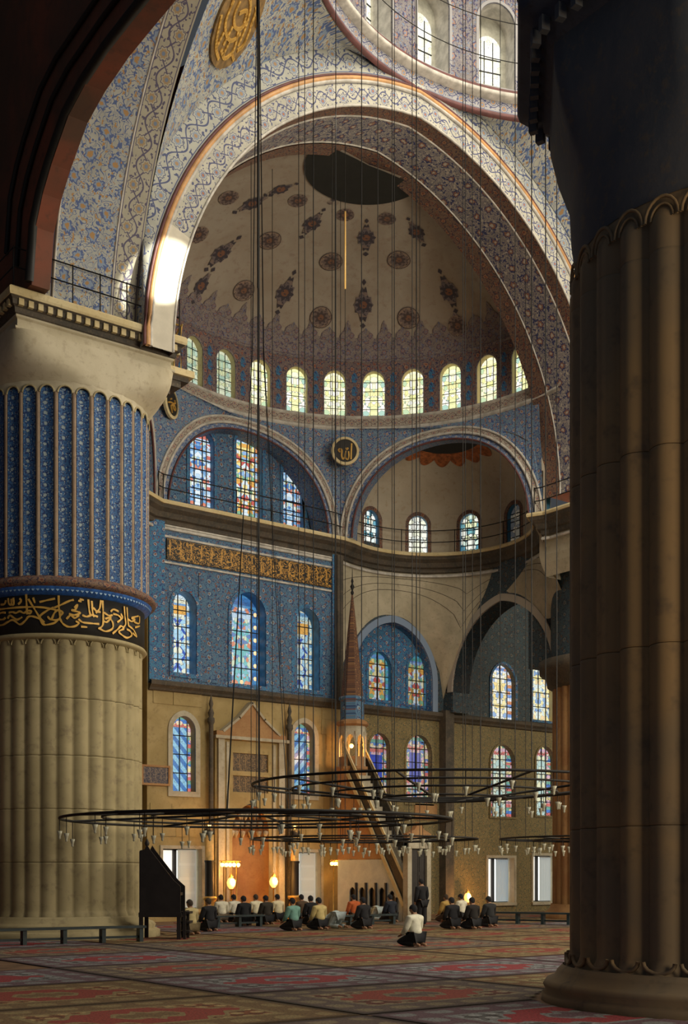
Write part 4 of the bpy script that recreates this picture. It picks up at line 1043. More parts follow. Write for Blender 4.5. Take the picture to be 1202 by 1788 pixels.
# far pier by the exedra
P3 = Vector((12.1, 11.0))
fp3 = empty('far_fluted_pier', (P3.x, P3.y, 0)); tag(fp3, 'brown fluted pier beyond the open arch, mostly hidden', 'pier')
MB().lathe([(2.6, 0), (2.6, .2), (2.35, .4), (2.3, .6)], 64).build('base', m_redmarble, fp3)
MB().lathe([(2.2, .55), (2.2, 9.3)], NF * 6, rf=reed).build('shaft', m_redmarble, fp3)
MB().lathe([(2.2, 9.2), (2.45, 9.35), (2.5, 9.7), (2.75, 9.85), (2.8, 10.3), (2.4, 10.4)], 64).build('collar', m_cornice, fp3)
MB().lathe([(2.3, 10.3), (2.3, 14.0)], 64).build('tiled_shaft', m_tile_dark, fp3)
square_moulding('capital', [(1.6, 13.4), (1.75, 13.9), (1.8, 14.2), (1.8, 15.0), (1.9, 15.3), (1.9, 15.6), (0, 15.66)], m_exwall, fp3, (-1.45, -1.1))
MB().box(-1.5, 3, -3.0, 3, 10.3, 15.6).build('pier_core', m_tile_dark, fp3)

# ------------------------------------------------------------------ ground-floor casements
def casement_build(label, x0, x1, z0, z1, Y, colr, kind):
    root = struct(empty(wname(), (x0, Y, z0)), label, 'window'); w, h = x1 - x0, z1 - z0
    m = MB()
    for q in (((0, 0), (0, h)), ((w, h), (w, 0)), ((0, h), (w, h)), ((w, 0), (0, 0))):
        (a, b), (c, d) = q; m.add([(a, 0, b), (c, 0, d), (c, .6, d), (a, .6, b)], [[0, 1, 2, 3]])
    m.build('reveal', m_stone, root)
    MB().box(0, w, .55, .6, 0, h).build('bright_pane', emitter('daylight_pane_%d' % WN[0], (1.0, .97, .86), .95), root)
    m = MB(); t = .05
    for a, b, c, d in ((0, t, 0, h), (w - t, w, 0, h), (0, w, 0, t), (0, w, h - t, h), (w * .42, w * .50, 0, h)): m.box(a, b, .44, .56, c, d)
    m.build('frame', m_wood, root)
    x = w * .50
    if kind == 'shutter':
        lf = MB().box(x, w - t, .30, .36, .05, h - .03).build('shutter', emitter('glowing_shutter_%d' % WN[0], colr, .22, (.45, .50, .50)), root)  # shutter and panels glow faintly in place of daylight falling on them
        for j in range(4): MB().box(x + .06, w - t - .06, .285, .30, .12 + j * h / 4.2, .10 + (j + .85) * h / 4.2).build('panel', emitter('glowing_panel_%d_%d' % (WN[0], j), colr, .17, (.45, .50, .50)), lf)
    else:
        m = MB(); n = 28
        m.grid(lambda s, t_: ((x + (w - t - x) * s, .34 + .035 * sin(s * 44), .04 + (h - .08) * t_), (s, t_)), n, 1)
        m.build('curtain', emitter('glowing_curtain_%d' % WN[0], colr, .24, (.45, .52, .55)), root)  # cloth given a glow standing in for daylight through it
        MB().tube([(x, .34, h - .06), (w - t, .34, h - .06)], .02, 6).build('curtain_rod', m_brass, root)
    MB().box(-.10, w + .10, -.10, .02, -.14, 0).build('sill', m_marble, root)
    for a, b, c, d in ((-.12, 0, 0, h + .12), (w, w + .12, 0, h + .12), (0, w, h, h + .12)): MB().box(a, b, -.05, 0, c, d).build('architrave', m_marble, root)
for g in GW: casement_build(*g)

# ------------------------------------------------------------------ roundels on the wall
def roundel(label, u, v, Y, R, strokes_, rotz):
    p = at_y(u, v, Y); root = empty('calligraphy_roundel', p, rotz); tag(root, label, 'roundel')
    MB().plate(disc(R), -.05, .04).build('black_disc', m_black, root)
    m = MB(); n = 32
    for i in range(n):
        a0, a1 = 2 * pi * i / n, 2 * pi * (i + 1) / n
        m.add([(R * cos(a0), -.09, R * sin(a0)), (R * cos(a1), -.09, R * sin(a1)), (R * 1.22 * cos(a1), -.06, R * 1.22 * sin(a1)), (R * 1.22 * cos(a0), -.06, R * 1.22 * sin(a0)), (R * 1.22 * cos(a1), .04, R * 1.22 * sin(a1)), (R * 1.22 * cos(a0), .04, R * 1.22 * sin(a0)), (R * cos(a0), -.05, R * sin(a0)), (R * cos(a1), -.05, R * sin(a1))],
              [[0, 1, 2, 3], [3, 2, 4, 5], [6, 7, 1, 0]])
    m.build('rim', m_ledge, root)
    for st in strokes_:
        m = MB(); ribbon(m, smooth([(x * R, z * R) for x, z in st], 4), R * .12, -.085); m.build('gilt_stroke', m_gold, root)
roundel('black roundel with gilded word beside the exedra arch', 603, 788, 17.95, .47,
        [[(.55, .62), (.52, 0), (.50, -.68)], [(.28, -.08), (.30, -.5), (.18, -.75), (-.02, -.55), (.02, -.05)], [(-.02, -.55), (-.22, -.72), (-.32, -.45), (-.30, .0), (-.42, .14), (-.6, .05), (-.5, -.1), (-.32, -.02)], [(.05, .2), (.14, .12), (.22, .22)]], radians(-30))
roundel('black roundel with gilded word beside the pier bracket', 298, 704, YW - .30, .47,
        [[(.55, .25), (.4, .1), (.1, .0), (-.3, -.05), (-.7, -.2)], [(.6, -.25), (.35, -.05), (.15, -.3), (.45, -.42), (.6, -.25)], [(.1, -.1), (-.2, -.3), (-.1, -.55), (-.0, -.75)], [(.45, .35), (.55, .15)], [(-.3, .2), (-.1, .3)]], radians(35))

# ------------------------------------------------------------------ mihrab
MX0 = -.12
mh = empty('mihrab', (MX0, YW, 0)); tag(mh, 'tall marble prayer niche with triangular crest and two carved panels', 'niche')
mo = opening(.85, 4.5, .35, 10, 0, .05)
MB().plate([(-1.62, 0), (1.62, 0), (1.62, 7.0), (-1.62, 7.0)], -.22, -.01, [mo, [(-.82, 5.80), (.82, 5.80), (.82, 6.50), (-.82, 6.50)], [(-.82, 4.98), (.82, 4.98), (.82, 5.62), (-.82, 5.62)]]).build('front_slab', m_wall_low, mh)
for z0, z1 in ((5.80, 6.50), (4.98, 5.62)):
    b = MB(); b.add([(-.82, -.15, z0), (.82, -.15, z0), (.82, -.15, z1), (-.82, -.15, z1)], [[0, 1, 2, 3]], [(0, 0), (1.64, 0), (1.64, .66), (0, .66)]); b.build('carved_panel', m_panel, mh)
for sx in (-1, 1):
    MB().box(sx * 1.40 - .14, sx * 1.40 + .14, -.34, -.2, 0, 7.0).build('pilaster', m_marble, mh)
    MB().box(sx * 1.08 - .06, sx * 1.08 + .06, -.28, -.2, 0, 6.9).build('inner_fillet', m_marble, mh)
    MB().lathe([(.16, 0), (.16, .3), (.09, .4), (.09, 7.5), (.14, 7.6), (.14, 7.75), (.08, 7.8), (.12, 7.95), (.05, 8.15), (.09, 8.3), (.02, 8.6), (0, 8.7)], 12, (sx * 1.82, -.25, 0)).build('colonette', m_cornice, mh)
MB().box(-1.70, 1.70, -.42, -.01, 7.0, 7.12).build('entablature', m_marble, mh)
MB().box(-1.62, 1.62, -.34, -.01, 7.12, 7.30).build('entablature_band', m_redmarble, mh)
MB().plate([(-1.25, 7.30), (1.25, 7.30), (.55, 7.85), (0, 8.45), (-.55, 7.85)], -.30, -.01).build('crest', m_redmarble, mh)
m = MB(); ribbon(m, [(-1.3, 7.30), (-.58, 7.86), (0, 8.48), (.58, 7.86), (1.3, 7.30)], .09, -.36); m.build('crest_edge', m_marble, mh)
def nich(s, t):
    a = pi * s; k = min(t / .68, 1); up = max(0, (t - .68) / .32) * pi / 2; r = .85 * cos(up)
    return (-r * cos(a), .0 + .75 * sin(a) * (cos(up) * .7 + .3) - .2, 3.3 * k + 1.2 * sin(up)), (s * 2.6, t * 4.5)
m = MB(); m.grid(nich, 20, 18); m.build('recess', m_redmarble, mh)
for j in range(3):
    for i in range(7 - j):
        a = pi * (i + .5 + j * .5) / 7; z_ = 3.35 + .35 * j; r_ = .80 - .17 * j
        MB().lathe([(.01, -.14), (.10, 0), (.13, .12), (.0, .16)], 6, (-r_ * cos(a), .60 * sin(a) * (1 - .2 * j) - .22, z_)).build('stalactite', m_marble, mh)

# framed wall plaque left of the niche
pq = at_y(275, 1354, YW); fr = empty('framed_plaque', (pq.x, YW, pq.z)); tag(fr, 'dark blue framed script plaque hanging beside the fluted pier', 'plaque')
b = MB(); b.add([(-.62, -.06, -.30), (.42, -.06, -.30), (.42, -.06, .30), (-.62, -.06, .30)], [[0, 1, 2, 3]], [(0, 0), (1.04, 0), (1.04, .6), (0, .6)]); b.build('panel', gold_script('plaque_script', (.012, .014, .05), (.22, .16, .12), .5), fr)
for a, c, d, e_ in ((-.70, .50, .30, .38), (-.70, .50, -.38, -.30), (-.70, -.62, -.30, .30), (.42, .50, -.30, .30)): MB().box(a, c, -.09, -.005, d, e_).build('frame', m_redmarble, fr)

# ------------------------------------------------------------------ minbar (pulpit stair)
MXX = 3.95; YT, YP = 17.35, 13.3; WD = .95
mn = empty('minbar', (MXX, YP, 0)); tag(mn, 'marble pulpit stair with glowing lantern and tall pointed spire', 'pulpit')
Lm = YT - YP                                  # local y: 0 portal .. Lm tower
HW = WD / 2
m_mblue = stone('pale_blue_marble', (.50, .56, .58), (.60, .66, .66), (.40, .46, .52), 1.5)
ST = 6.05
def strz(y): return .55 + (ST - .55) * (y - .25) / (Lm - .45)
# solid side walls under the stair (west and east) with an arcaded foot
for sx in (-1, 1):
    mt = Matrix.Rotation(pi / 2, 4, 'Z') if sx == 1 else Matrix.Rotation(-pi / 2, 4, 'Z')
    # local plane: p = distance from portal ; build as (p, z)
    arches = []
    for i in range(5):
        c = .95 + i * .62; w = .19
        if c + w < Lm - .1: arches.append(opening(w, min(1.15, max(strz(c - w) - .3, .5)), .2, 6, c, .12))
    low = [(.3, 0), (Lm + .35, 0), (Lm + .35, 2.35), (1.55, 2.35), (.3, .62)]
    m = MB(); m.plate([(p, z) for p, z in low], 0, .06, arches)
    x = sx * HW
    f = Matrix(((0, sx * -1, 0, x), (1, 0, 0, 0), (0, 0, 1, 0), (0, 0, 0, 1)))       # (p, depth, z) -> (x, y=p, z)
    m.build('arcaded_panel', m_mblue, mn, matrix=f)
    MB().plate([(.6, .05), (Lm + .2, .05), (Lm + .2, 1.6), (1.2, 1.6), (.6, .75)], .14, .16).build('arcade_shade_sheet', m_wood, mn, matrix=f)  # dark sheet added as the shade inside the arches
    m = MB(); m.plate([(1.58, 2.38), (Lm + .35, 2.38), (Lm + .35, ST), (Lm - .2, ST), ], 0, .06); m.build('side_panel', m_redmarble, mn, matrix=f)
    m = MB(); ribbon(m, [(.25, .62), (Lm - .15, ST + .05)], .16, -.05); m.build('stringer', m_ledge, mn, matrix=f)
    m = MB(); m.plate([(.22, .72), (.36, .72), (Lm - .06, ST + .12), (Lm - .06, ST + .95), (.22, 1.62)], .02, .07); m.build('balustrade', m_cornice, mn, matrix=f)
    m = MB(); ribbon(m, [(.18, 1.62), (Lm - .06, ST + .98)], .11, -.05); m.build('handrail', m_ledge, mn, matrix=f)
    for i in range(5):
        c = .95 + i * .62 - .31
        MB().box(-.04, .04, c - .035, c + .035, 0, 1.45 if c > 1.1 else .9).build('colonette', m_wood, mn, (x + sx * .05, 0, 0))
for i in range(18):
    y0 = .3 + (Lm - .6) * i / 18; z1 = .3 + (ST - .3) * (i + 1) / 18
    MB().box(-HW + .07, HW - .07, y0, y0 + (Lm - .6) / 18 + .02, z1 - .32, z1).build('step', m_marble, mn)
# portal
for sx in (-1, 1): MB().box(sx * HW - .10, sx * HW + .10, -.12, .16, 0, 3.05).build('portal_jamb', m_marble, mn)
MB().box(-HW - .1, HW + .1, -.14, .18, 2.75, 3.1).build('portal_lintel', m_marble, mn)
MB().plate([(-HW - .12, 3.1), (HW + .12, 3.1), (HW + .12, 3.3), (.25, 3.45), (0, 3.75), (-.25, 3.45), (-HW - .12, 3.3)], -.12, .12, back=True).build('portal_crest', m_redmarble, mn)
for sx in (-1, 1):
    lf = MB().box(min(sx * .01, sx * (HW - .1)), max(sx * .01, sx * (HW - .1)), -.02, .04, .05, 2.74).build('door_leaf', m_wood, mn)
    for j in range(3): MB().box(min(sx * .07, sx * (HW - .16)), max(sx * .07, sx * (HW - .16)), -.035, -.02, .2 + j * .84, .9 + j * .84).build('door_panel', m_wood, lf)
# lantern tower
def octp(r, z, c=(0, 0), rot=pi / 8): return [(c[0] + r * cos(rot + i * pi / 4), c[1] + r * sin(rot + i * pi / 4), z) for i in range(8)]
TC = (0, Lm)
def octring(name, prof, mt):
    m = MB(); vv = []; k = len(prof)
    for r, z in prof: vv += octp(r, z, TC)
    m.add(vv, [[j * 8 + i, j * 8 + (i + 1) % 8, (j + 1) * 8 + (i + 1) % 8, (j + 1) * 8 + i] for j in range(k - 1) for i in range(8)]); return m.build(name, mt, mn)
octring('tower_base', [(.62, 4.9), (.62, 5.9), (.70, 6.0), (.70, 6.1), (.5, 6.12)], m_redmarble)
for i in range(8):
    x, y, _ = octp(.56, 0, TC)[i]; MB().lathe([(.06, 6.1), (.045, 6.2), (.045, 7.35), (.075, 7.5)], 8, (x, y, 0)).build('lantern_column', m_marble, mn)
    x2, y2, _ = octp(.56, 0, TC)[(i + 1) % 8]; a = atan2((y + y2) / 2 - TC[1], (x + x2) / 2)
    mm = Matrix.Translation(((x + x2) / 2, (y + y2) / 2, 0)) @ Matrix.Rotation(a + pi / 2, 4, 'Z')
    MB().plate([(-.22, 7.1), (-.15, 7.1)] + [(p[0], p[1]) for p in arch_pts(.15, .1, 7.15, 6)] + [(.15, 7.1), (.22, 7.1), (.22, 7.75), (-.22, 7.75)], -.02, .03).build('lantern_arch', m_marble, mn, matrix=mm)
    MB().box(-.2, .2, -.02, .02, 6.1, 6.5).build('lantern_parapet', m_redmarble, mn, matrix=mm)
octring('lantern_cornice', [(.58, 7.72), (.68, 7.8), (.68, 7.9), (.58, 7.95), (.50, 8.0)], m_redmarble)
octring('spire_drum', [(.50, 7.98), (.50, 8.75), (.56, 8.8), (.56, 8.9), (.46, 8.95)], m_tile_grey)
m_spire = ornament('spire_brown_gilding', (.16, .07, .035), (.06, .03, .025), (.22, .11, .05), (.26, .14, .05), .22, 1)
octring('spire', [(.47, 8.93), (.30, 10.6), (.13, 12.2), (.03, 13.1)], m_spire)
MB().lathe([(.03, 13.05), (.07, 13.15), (.03, 13.25), (.09, 13.4), (.03, 13.52), (.055, 13.62), (.015, 13.75), (.01, 14.1), (0, 14.12)], 10, (*TC, 0)).build('finial', m_iron, mn)
m_glow = emitter('lamp_glow', (1.0, .50, .10), 7.0)
def bulb(name, r=.06): return MB().lathe([(.0, -r), (r * .7, -r * .7), (r, 0), (r * .7, r * .7), (0, r)], 10)
bulb('bulb', .09).build('lantern_bulb', m_glow, mn, (-.12, Lm - .1, 6.95))
def plamp(name, loc, e, r=.08, c=(1, .45, .10)):
    l = bpy.data.lights.new(name, 'POINT'); l.energy = e; l.color = c; l.shadow_soft_size = r
    o = bpy.data.objects.new(name, l); COL.objects.link(o); o.location = loc; return o
plamp('minbar_lantern_light', (MXX - .1, YT - .25, 6.75), 60)

# ------------------------------------------------------------------ lamps by the niche
def giant_candle(label, u):
    p = at_z(u, 1600, 0); p = at_y(u, 1600, 18.0)
    r = empty('giant_candlestick', (p.x, 18.0, 0)); tag(r, label, 'candlestick')
    MB().lathe([(.34, 0), (.34, .08), (.26, .14), (.20, .35), (.24, .55), (.20, .75), (.28, .85), (.28, .92), (.15, .95)], 20).build('foot', m_brass, r)
    MB().lathe([(.17, .9), (.17, 2.2), (.19, 2.25), (.19, 2.3)], 20).build('lower_candle', m_black, r)
    MB().lathe([(.165, 2.28), (.16, 3.3), (.0, 3.32)], 20).build('wax_candle', plain('ochre_wax', (.72, .48, .18), .6), r)
    MB().lathe([(.19, 3.28), (.20, 3.32), (.20, 3.48), (.12, 3.52), (0, 3.52)], 20).build('drip_cap', m_black, r)
    bulb('flame', .07).build('flame', m_glow, r, (0, 0, 3.64))
    plamp('candle_light', (p.x, 17.75, 3.7), 16)
giant_candle('giant ochre candle on brass foot beside the shuttered window', 366)
giant_candle('giant ochre candle on brass foot near the pulpit side', 515)
def lamp_rack(label, u0, u1, v, Y, n):
    a, b = at_y(u0, v, Y), at_y(u1, v, Y); r = empty('lamp_rack', ((a.x + b.x) / 2, Y, a.z)); tag(r, label, 'lamp'); w = (b.x - a.x) / 2
    MB().tube([(-w - .1, 0, .14), (w + .1, 0, .14)], .03, 6).build('bar', m_brass, r)
    for sx in (-1, 1): MB().tube([(sx * w * .8, 0, .14), (sx * w * .8, 0, -a.z)], .025, 6).build('post', m_brass, r); MB().lathe([(.14, 0), (.14, .04), (.03, .1)], 10, (sx * w * .8, 0, -a.z)).build('post_foot', m_brass, r)
    for i in range(n):
        x = -w + 2 * w * i / (n - 1); c = bulb('b', .085).build('bulb', m_glow, r, (x, 0, 0)); MB().lathe([(.04, .05), (.05, .14)], 8).build('cap', m_brass, c)
    plamp('rack_light', ((a.x + b.x) / 2, Y - .25, a.z), 32)
lamp_rack('brass rack of glowing bulbs beside the giant candle at niche', 388, 416, 1510, 17.70, 5)
lamp_rack('brass rack of glowing bulbs between window and pulpit arcade', 580, 606, 1508, 17.9, 6)
def floor_lantern(label, u, v, Y):
    p = at_y(u, v, Y); r = empty('floor_lantern', (p.x, Y, 0)); tag(r, label, 'lamp')
    MB().lathe([(.22, 0), (.22, .05), (.05, .12), (.03, .3), (.03, p.z - .25), (.14, p.z - .2)], 12).build('stand', m_brass, r)
    MB().lathe([(.06, -.2), (.15, -.08), (.17, .05), (.12, .18), (.04, .24), (0, .25)], 12).build('globe', emitter('lantern_globe', (1, .42, .08), 2.2), r, (0, 0, p.z))
    MB().lathe([(.05, .22), (.10, .26), (.03, .36), (.0, .42)], 10).build('cap', m_brass, r, (0, 0, p.z))
    plamp('lantern_light', (p.x, Y - .3, p.z + .1), 75)
floor_lantern('glowing globe lantern on stand at the near jamb of niche', 404, 1543, 18.1)
floor_lantern('glowing globe lantern on stand at the pulpit jamb of niche', 478, 1541, 18.1)
floor_lantern('low globe lantern on stand against the plain wall past the pulpit', 817, 1568, 18.6)

# ------------------------------------------------------------------ preacher's chair
kp = at_z(284, 1640, 0); ks = empty('preacher_chair', (kp.x, kp.y, 0), -YAW); tag(ks, 'black wooden preacher chair with sloping stair side against the pier', 'chair')
for x in (-.52, .5):
    for y in (-.4, .5): MB().box(x - .05, x + .05, y - .05, y + .05, 0, .75).build('leg', m_wood, ks)
MB().box(-.58, .58, -.46, .56, .62, .74).build('platform', m_wood, ks)
MB().plate([(-.55, .74), (.55, .74), (.55, 1.45), (.36, 1.62), (-.28, 2.45), (-.36, 2.58), (-.42, 2.45), (-.55, 2.42)], -.44, -.38, back=True).build('side_board', m_wood, ks)
MB().plate([(-.55, .74), (.55, .74), (.55, 1.45), (.36, 1.62), (-.28, 2.45), (-.36, 2.58), (-.42, 2.45), (-.55, 2.42)], .48, .54, back=True).build('side_board', m_wood, ks)
MB().box(-.57, -.50, -.40, .50, .74, 2.40).build('back_board', m_wood, ks)
MB().box(-.5, .5, -.38, .48, 1.20, 1.28).build('seat', m_wood, ks)
for i in range(3): MB().box(.5, .78 + .0 * i, -.3, .4, .18 + .26 * i, .24 + .26 * i).build('step', m_wood, ks)
for y in (-.32, .40): MB().box(.60, .68, y - .03, y + .03, 0, .78).build('step_side', m_wood, ks)
MB().lathe([(.05, 2.55), (.07, 2.62), (.03, 2.70), (0, 2.76)], 8, (-.36, -.41, 0)).build('finial', m_wood, ks)

# ------------------------------------------------------------------ low barrier benches
m_bench = plain('teal_black_bench', (.018, .035, .042), .5)
def bench(label, u0, v0, u1, v1, h=.42, legs=3, parts=None):
    a, b = at_z(u0, v0, 0), at_z(u1, v1, 0); d = b - a; L = d.length
    a.z = .02; r = empty('low_bench', a, atan2(d.y, d.x)); tag(r, label, 'bench')
    MB().box(0, L, -.16, .16, h - .06, h).build('top_plank', m_bench, r)
    for i in range(legs):
        x = .12 + (L - .24) * i / (legs - 1); MB().box(x - .05, x + .05, -.12, .12, 0, h - .06).build('leg', m_bench, r)
    MB().box(.1, L - .1, -.02, .02, .10, .16).build('stretcher', m_bench, r)
bench('long low bench in front of the fluted pier', -40, 1654, 252, 1645, .42, 5)
bench('low bench before the niche with white sheet beneath', 335, 1622, 458, 1618, .40, 4)
bench('low bench before the pulpit arcade', 566, 1618, 690, 1614, .36, 4)
bench('low bench under the curtained windows by the far pier', 856, 1613, 1000, 1616, .42, 4)

# ------------------------------------------------------------------ ring chandeliers
m_cup = plain('clear_lamp_glass', (.48, .48, .38), .15, 0, .15)
cup_mesh = MB().lathe([(.012, -.20), (.035, -.17), (.025, -.15), (.045, -.08), (.07, 0), (.06, .0), (.035, -.07)], 8).build('tmp_cup', m_cup); CUP = cup_mesh.data; bpy.data.objects.remove(cup_mesh)
stem_mesh = MB().tube([(0, 0, 0), (0, 0, 1)], .010, 4).build('tmp_stem', m_iron); STEM = stem_mesh.data; bpy.data.objects.remove(stem_mesh)
DG = bpy.context.evaluated_depsgraph_get(); DG.update()
def chandelier(label, c, z, rings, spokes, cups, chains, rot=0):
    r = empty('ring_chandelier', (c[0], c[1], z)); tag(r, label, 'chandelier')
    for R, dz, th in rings:
        MB().tube([(R * cos(2 * pi * i / 64), R * sin(2 * pi * i / 64), dz) for i in range(65)], th, 6).build('ring', m_iron, r)
    R0 = rings[0][0]
    for i in range(spokes):
        a = 2 * pi * i / spokes; MB().tube([(rings[-1][0] * cos(a), rings[-1][0] * sin(a), rings[-1][1]), (R0 * cos(a), R0 * sin(a), rings[0][1])], .03, 5).build('spoke', m_iron, r)
    for ri, n, drop in cups:
        R, dz, _ = rings[ri]
        for i in range(n):
            a = 2 * pi * (i + .5) / n; dd = drop * (.55 + .45 * ((i * 7 + ri * 3) % 5) / 4)
            cp = link('lamp_cup', CUP, r, (R * cos(a), R * sin(a), dz - dd))
            st = link('cup_stem', STEM, cp, (0, 0, 0)); st.scale = (1, 1, dd)
    for pts, th in chains:
        pts = [tuple(p) for p in pts]; p = pts[-1]; hit = scene.ray_cast(DG, Vector((c[0] + p[0], c[1] + p[1], 7.5)), Vector((0, 0, 1)))
        if hit[0]: pts[-1] = (p[0], p[1], hit[1].z - z - .005)
        MB().tube(pts, th, 5).build('chain', m_iron, r)
    return r
def chains_v(R, n, z0, z1, ph=0):
    return [([(R * cos(ph + 2 * pi * i / n), R * sin(ph + 2 * pi * i / n), z0), (R * cos(ph + 2 * pi * i / n), R * sin(ph + 2 * pi * i / n), z1)], .012) for i in range(n)]
c1 = chandelier('great iron ring chandelier hung highest under the main dome', (-5.0, 1.8), 4.05, [(4.9, 0, .034), (3.9, -.10, .028), (2.9, -.20, .028), (1.6, -.32, .03)], 10, [(0, 30, .42), (1, 20, .45), (2, 12, .35)], chains_v(4.9, 12, 0, 24, .2) + chains_v(2.9, 6, -.2, 24.4, .1))
cone = [([(0.9 * cos(2 * pi * i / 6), .9 * sin(2 * pi * i / 6), 0), (.16 * cos(2 * pi * i / 6), .16 * sin(2 * pi * i / 6), 11.6), (0, 0, 13.2)], .011) for i in range(6)]
chandelier('low iron ring chandelier reaching across the fluted pier', (-9.4, 3.75), 3.12, [(4.8, 0, .036), (3.8, .05, .030), (2.6, .09, .030), (.9, .14, .03)], 8, [(0, 20, .45), (1, 14, .5), (2, 10, .5)], cone + [([(0, 0, 13.2), (0, 0, 22.5)], .028)])
c4 = chandelier('iron ring chandelier with glass cups hung before the niche', (-1.5, 9.6), 2.92, [(3.7, 0, .03), (2.7, -.04, .026), (1.4, -.08, .026)], 8, [(0, 28, .34), (1, 24, .34), (2, 12, .3)], chains_v(3.7, 8, 0, 21.5, .35) + chains_v(1.4, 4, -.08, 22.6, .1))
chandelier('iron ring chandelier with glass cups by the far pier', (5.6, 5.0), 2.95, [(3.9, 0, .03), (2.8, -.04, .026), (1.4, -.08, .026)], 8, [(0, 36, .34), (1, 24, .34)], chains_v(3.9, 8, 0, 24, .1))
pb = at_depth(603, 450, 39.0)
MB().tube([(pb.x + 1.5, pb.y - 9.6, 17.7), (pb.x + 1.5, pb.y - 9.6, 20.2)], .03, 6).build('chain_glint', emitter('sunlit_brass', (1, .6, .2), .0, (.8, .5, .15)), c4)  # glint on the chain put in as a bright brass piece
MB().tube([(pb.x + 1.5, pb.y - 9.6, 0), (pb.x + 1.5, pb.y - 9.6, 22.4)], .012, 5).build('chain', m_iron, c4)

# ------------------------------------------------------------------ carpets
def carpet_mat(name, field, bord, med, line, w, h):
    M = Mat(name, .95); nt = M.nt; u, v, vec = M.uv()
    x, y = mabs(u - w / 2) / (w / 2), mabs(v - h / 2) / (h / 2); e = mmax(x - .0, y)
    ew = mmin((1 - x) * (w / 2), (1 - y) * (h / 2))
    n = noise(nt, vec, 5.0, 3, .7); n2 = noise(nt, vec, 1.3, 2, .6)
    k = mixc(nt, sstep(n, .4, .65), field, tuple(c * .45 for c in field))
    k = mixc(nt, sstep(n2, .5, .62) * .6, k, line)
    mo = mabs(msin(u * 10.5)) * mabs(msin(v * 10.5)); k = mixc(nt, (mo > .62), k, tuple(min(1, c * 1.6) for c in line)); k = mixc(nt, (mo < .10), k, tuple(c * .3 for c in field))
    r = x * .9 + y * .8 + .05 * msin((x * 30))
    k = mixc(nt, r < .62, k, line); k = mixc(nt, r < .55, k, med); k = mixc(nt, r < .26, k, line); k = mixc(nt, r < .18, k, bord)
    k = mixc(nt, ew < .75, k, bord); ros = mabs(msin(u * 5.0)) * mabs(msin(v * 5.0))
    k = mixc(nt, (ew < .65) * (ew > .2) * (ros > .55), k, line)
    k = mixc(nt, mabs(ew - .72) < .05, k, line); k = mixc(nt, ew < .10, k, tuple(c * .35 for c in bord))
    n3 = noise(nt, vec, 26, 2, .7); k = mixc(nt, sstep(n3, .42, .66) * .6, k, (.02, .014, .01))
    M.col(k); M.bump(n3, .5, .02); return M.m
CW, CHh = 4.3, 3.1
cm = [carpet_mat('carpet_rust', (0.280, 0.091, 0.035), (0.182, 0.112, 0.049), (0.280, 0.042, 0.031), (0.280, 0.210, 0.098), CW, CHh),
      carpet_mat('carpet_slate', (0.140, 0.140, 0.154), (0.140, 0.084, 0.112), (0.308, 0.035, 0.049), (0.224, 0.238, 0.252), CW, CHh),
      carpet_mat('carpet_olive', (0.238, 0.161, 0.056), (0.196, 0.098, 0.039), (0.280, 0.049, 0.031), (0.294, 0.238, 0.112), CW, CHh),
      carpet_mat('carpet_wine', (0.210, 0.056, 0.042), (0.126, 0.091, 0.084), (0.308, 0.056, 0.042), (0.238, 0.196, 0.126), CW, CHh)]
cnames = ['rust red', 'slate grey', 'olive brown', 'wine red']
random.seed(11)
ix = 0
rug_me = []; SEEN = set()
for i in range(4):
    b = MB(); b.box(0, CW, 0, CHh, 0, .02); o = b.build('tmp', cm[i])
    o.data.uv_layers[0]; rug_me.append(o.data); bpy.data.objects.remove(o)
def over(x0, y0, x1, y1, px, py, r):
    dx = max(x0 - px, 0, px - x1); dy = max(y0 - py, 0, py - y1); return hypot(dx, dy) < r
LMK = [('the banded pier', P1.x, P1.y), ('the near dark pier', P2.x, P2.y), ('the far pier', P3.x, P3.y), ('the niche', 0, 18), ('the pulpit', 4, 14), ('the preacher chair', kp.x, kp.y), ('the lone white shirt', -5.5, 3.5)]
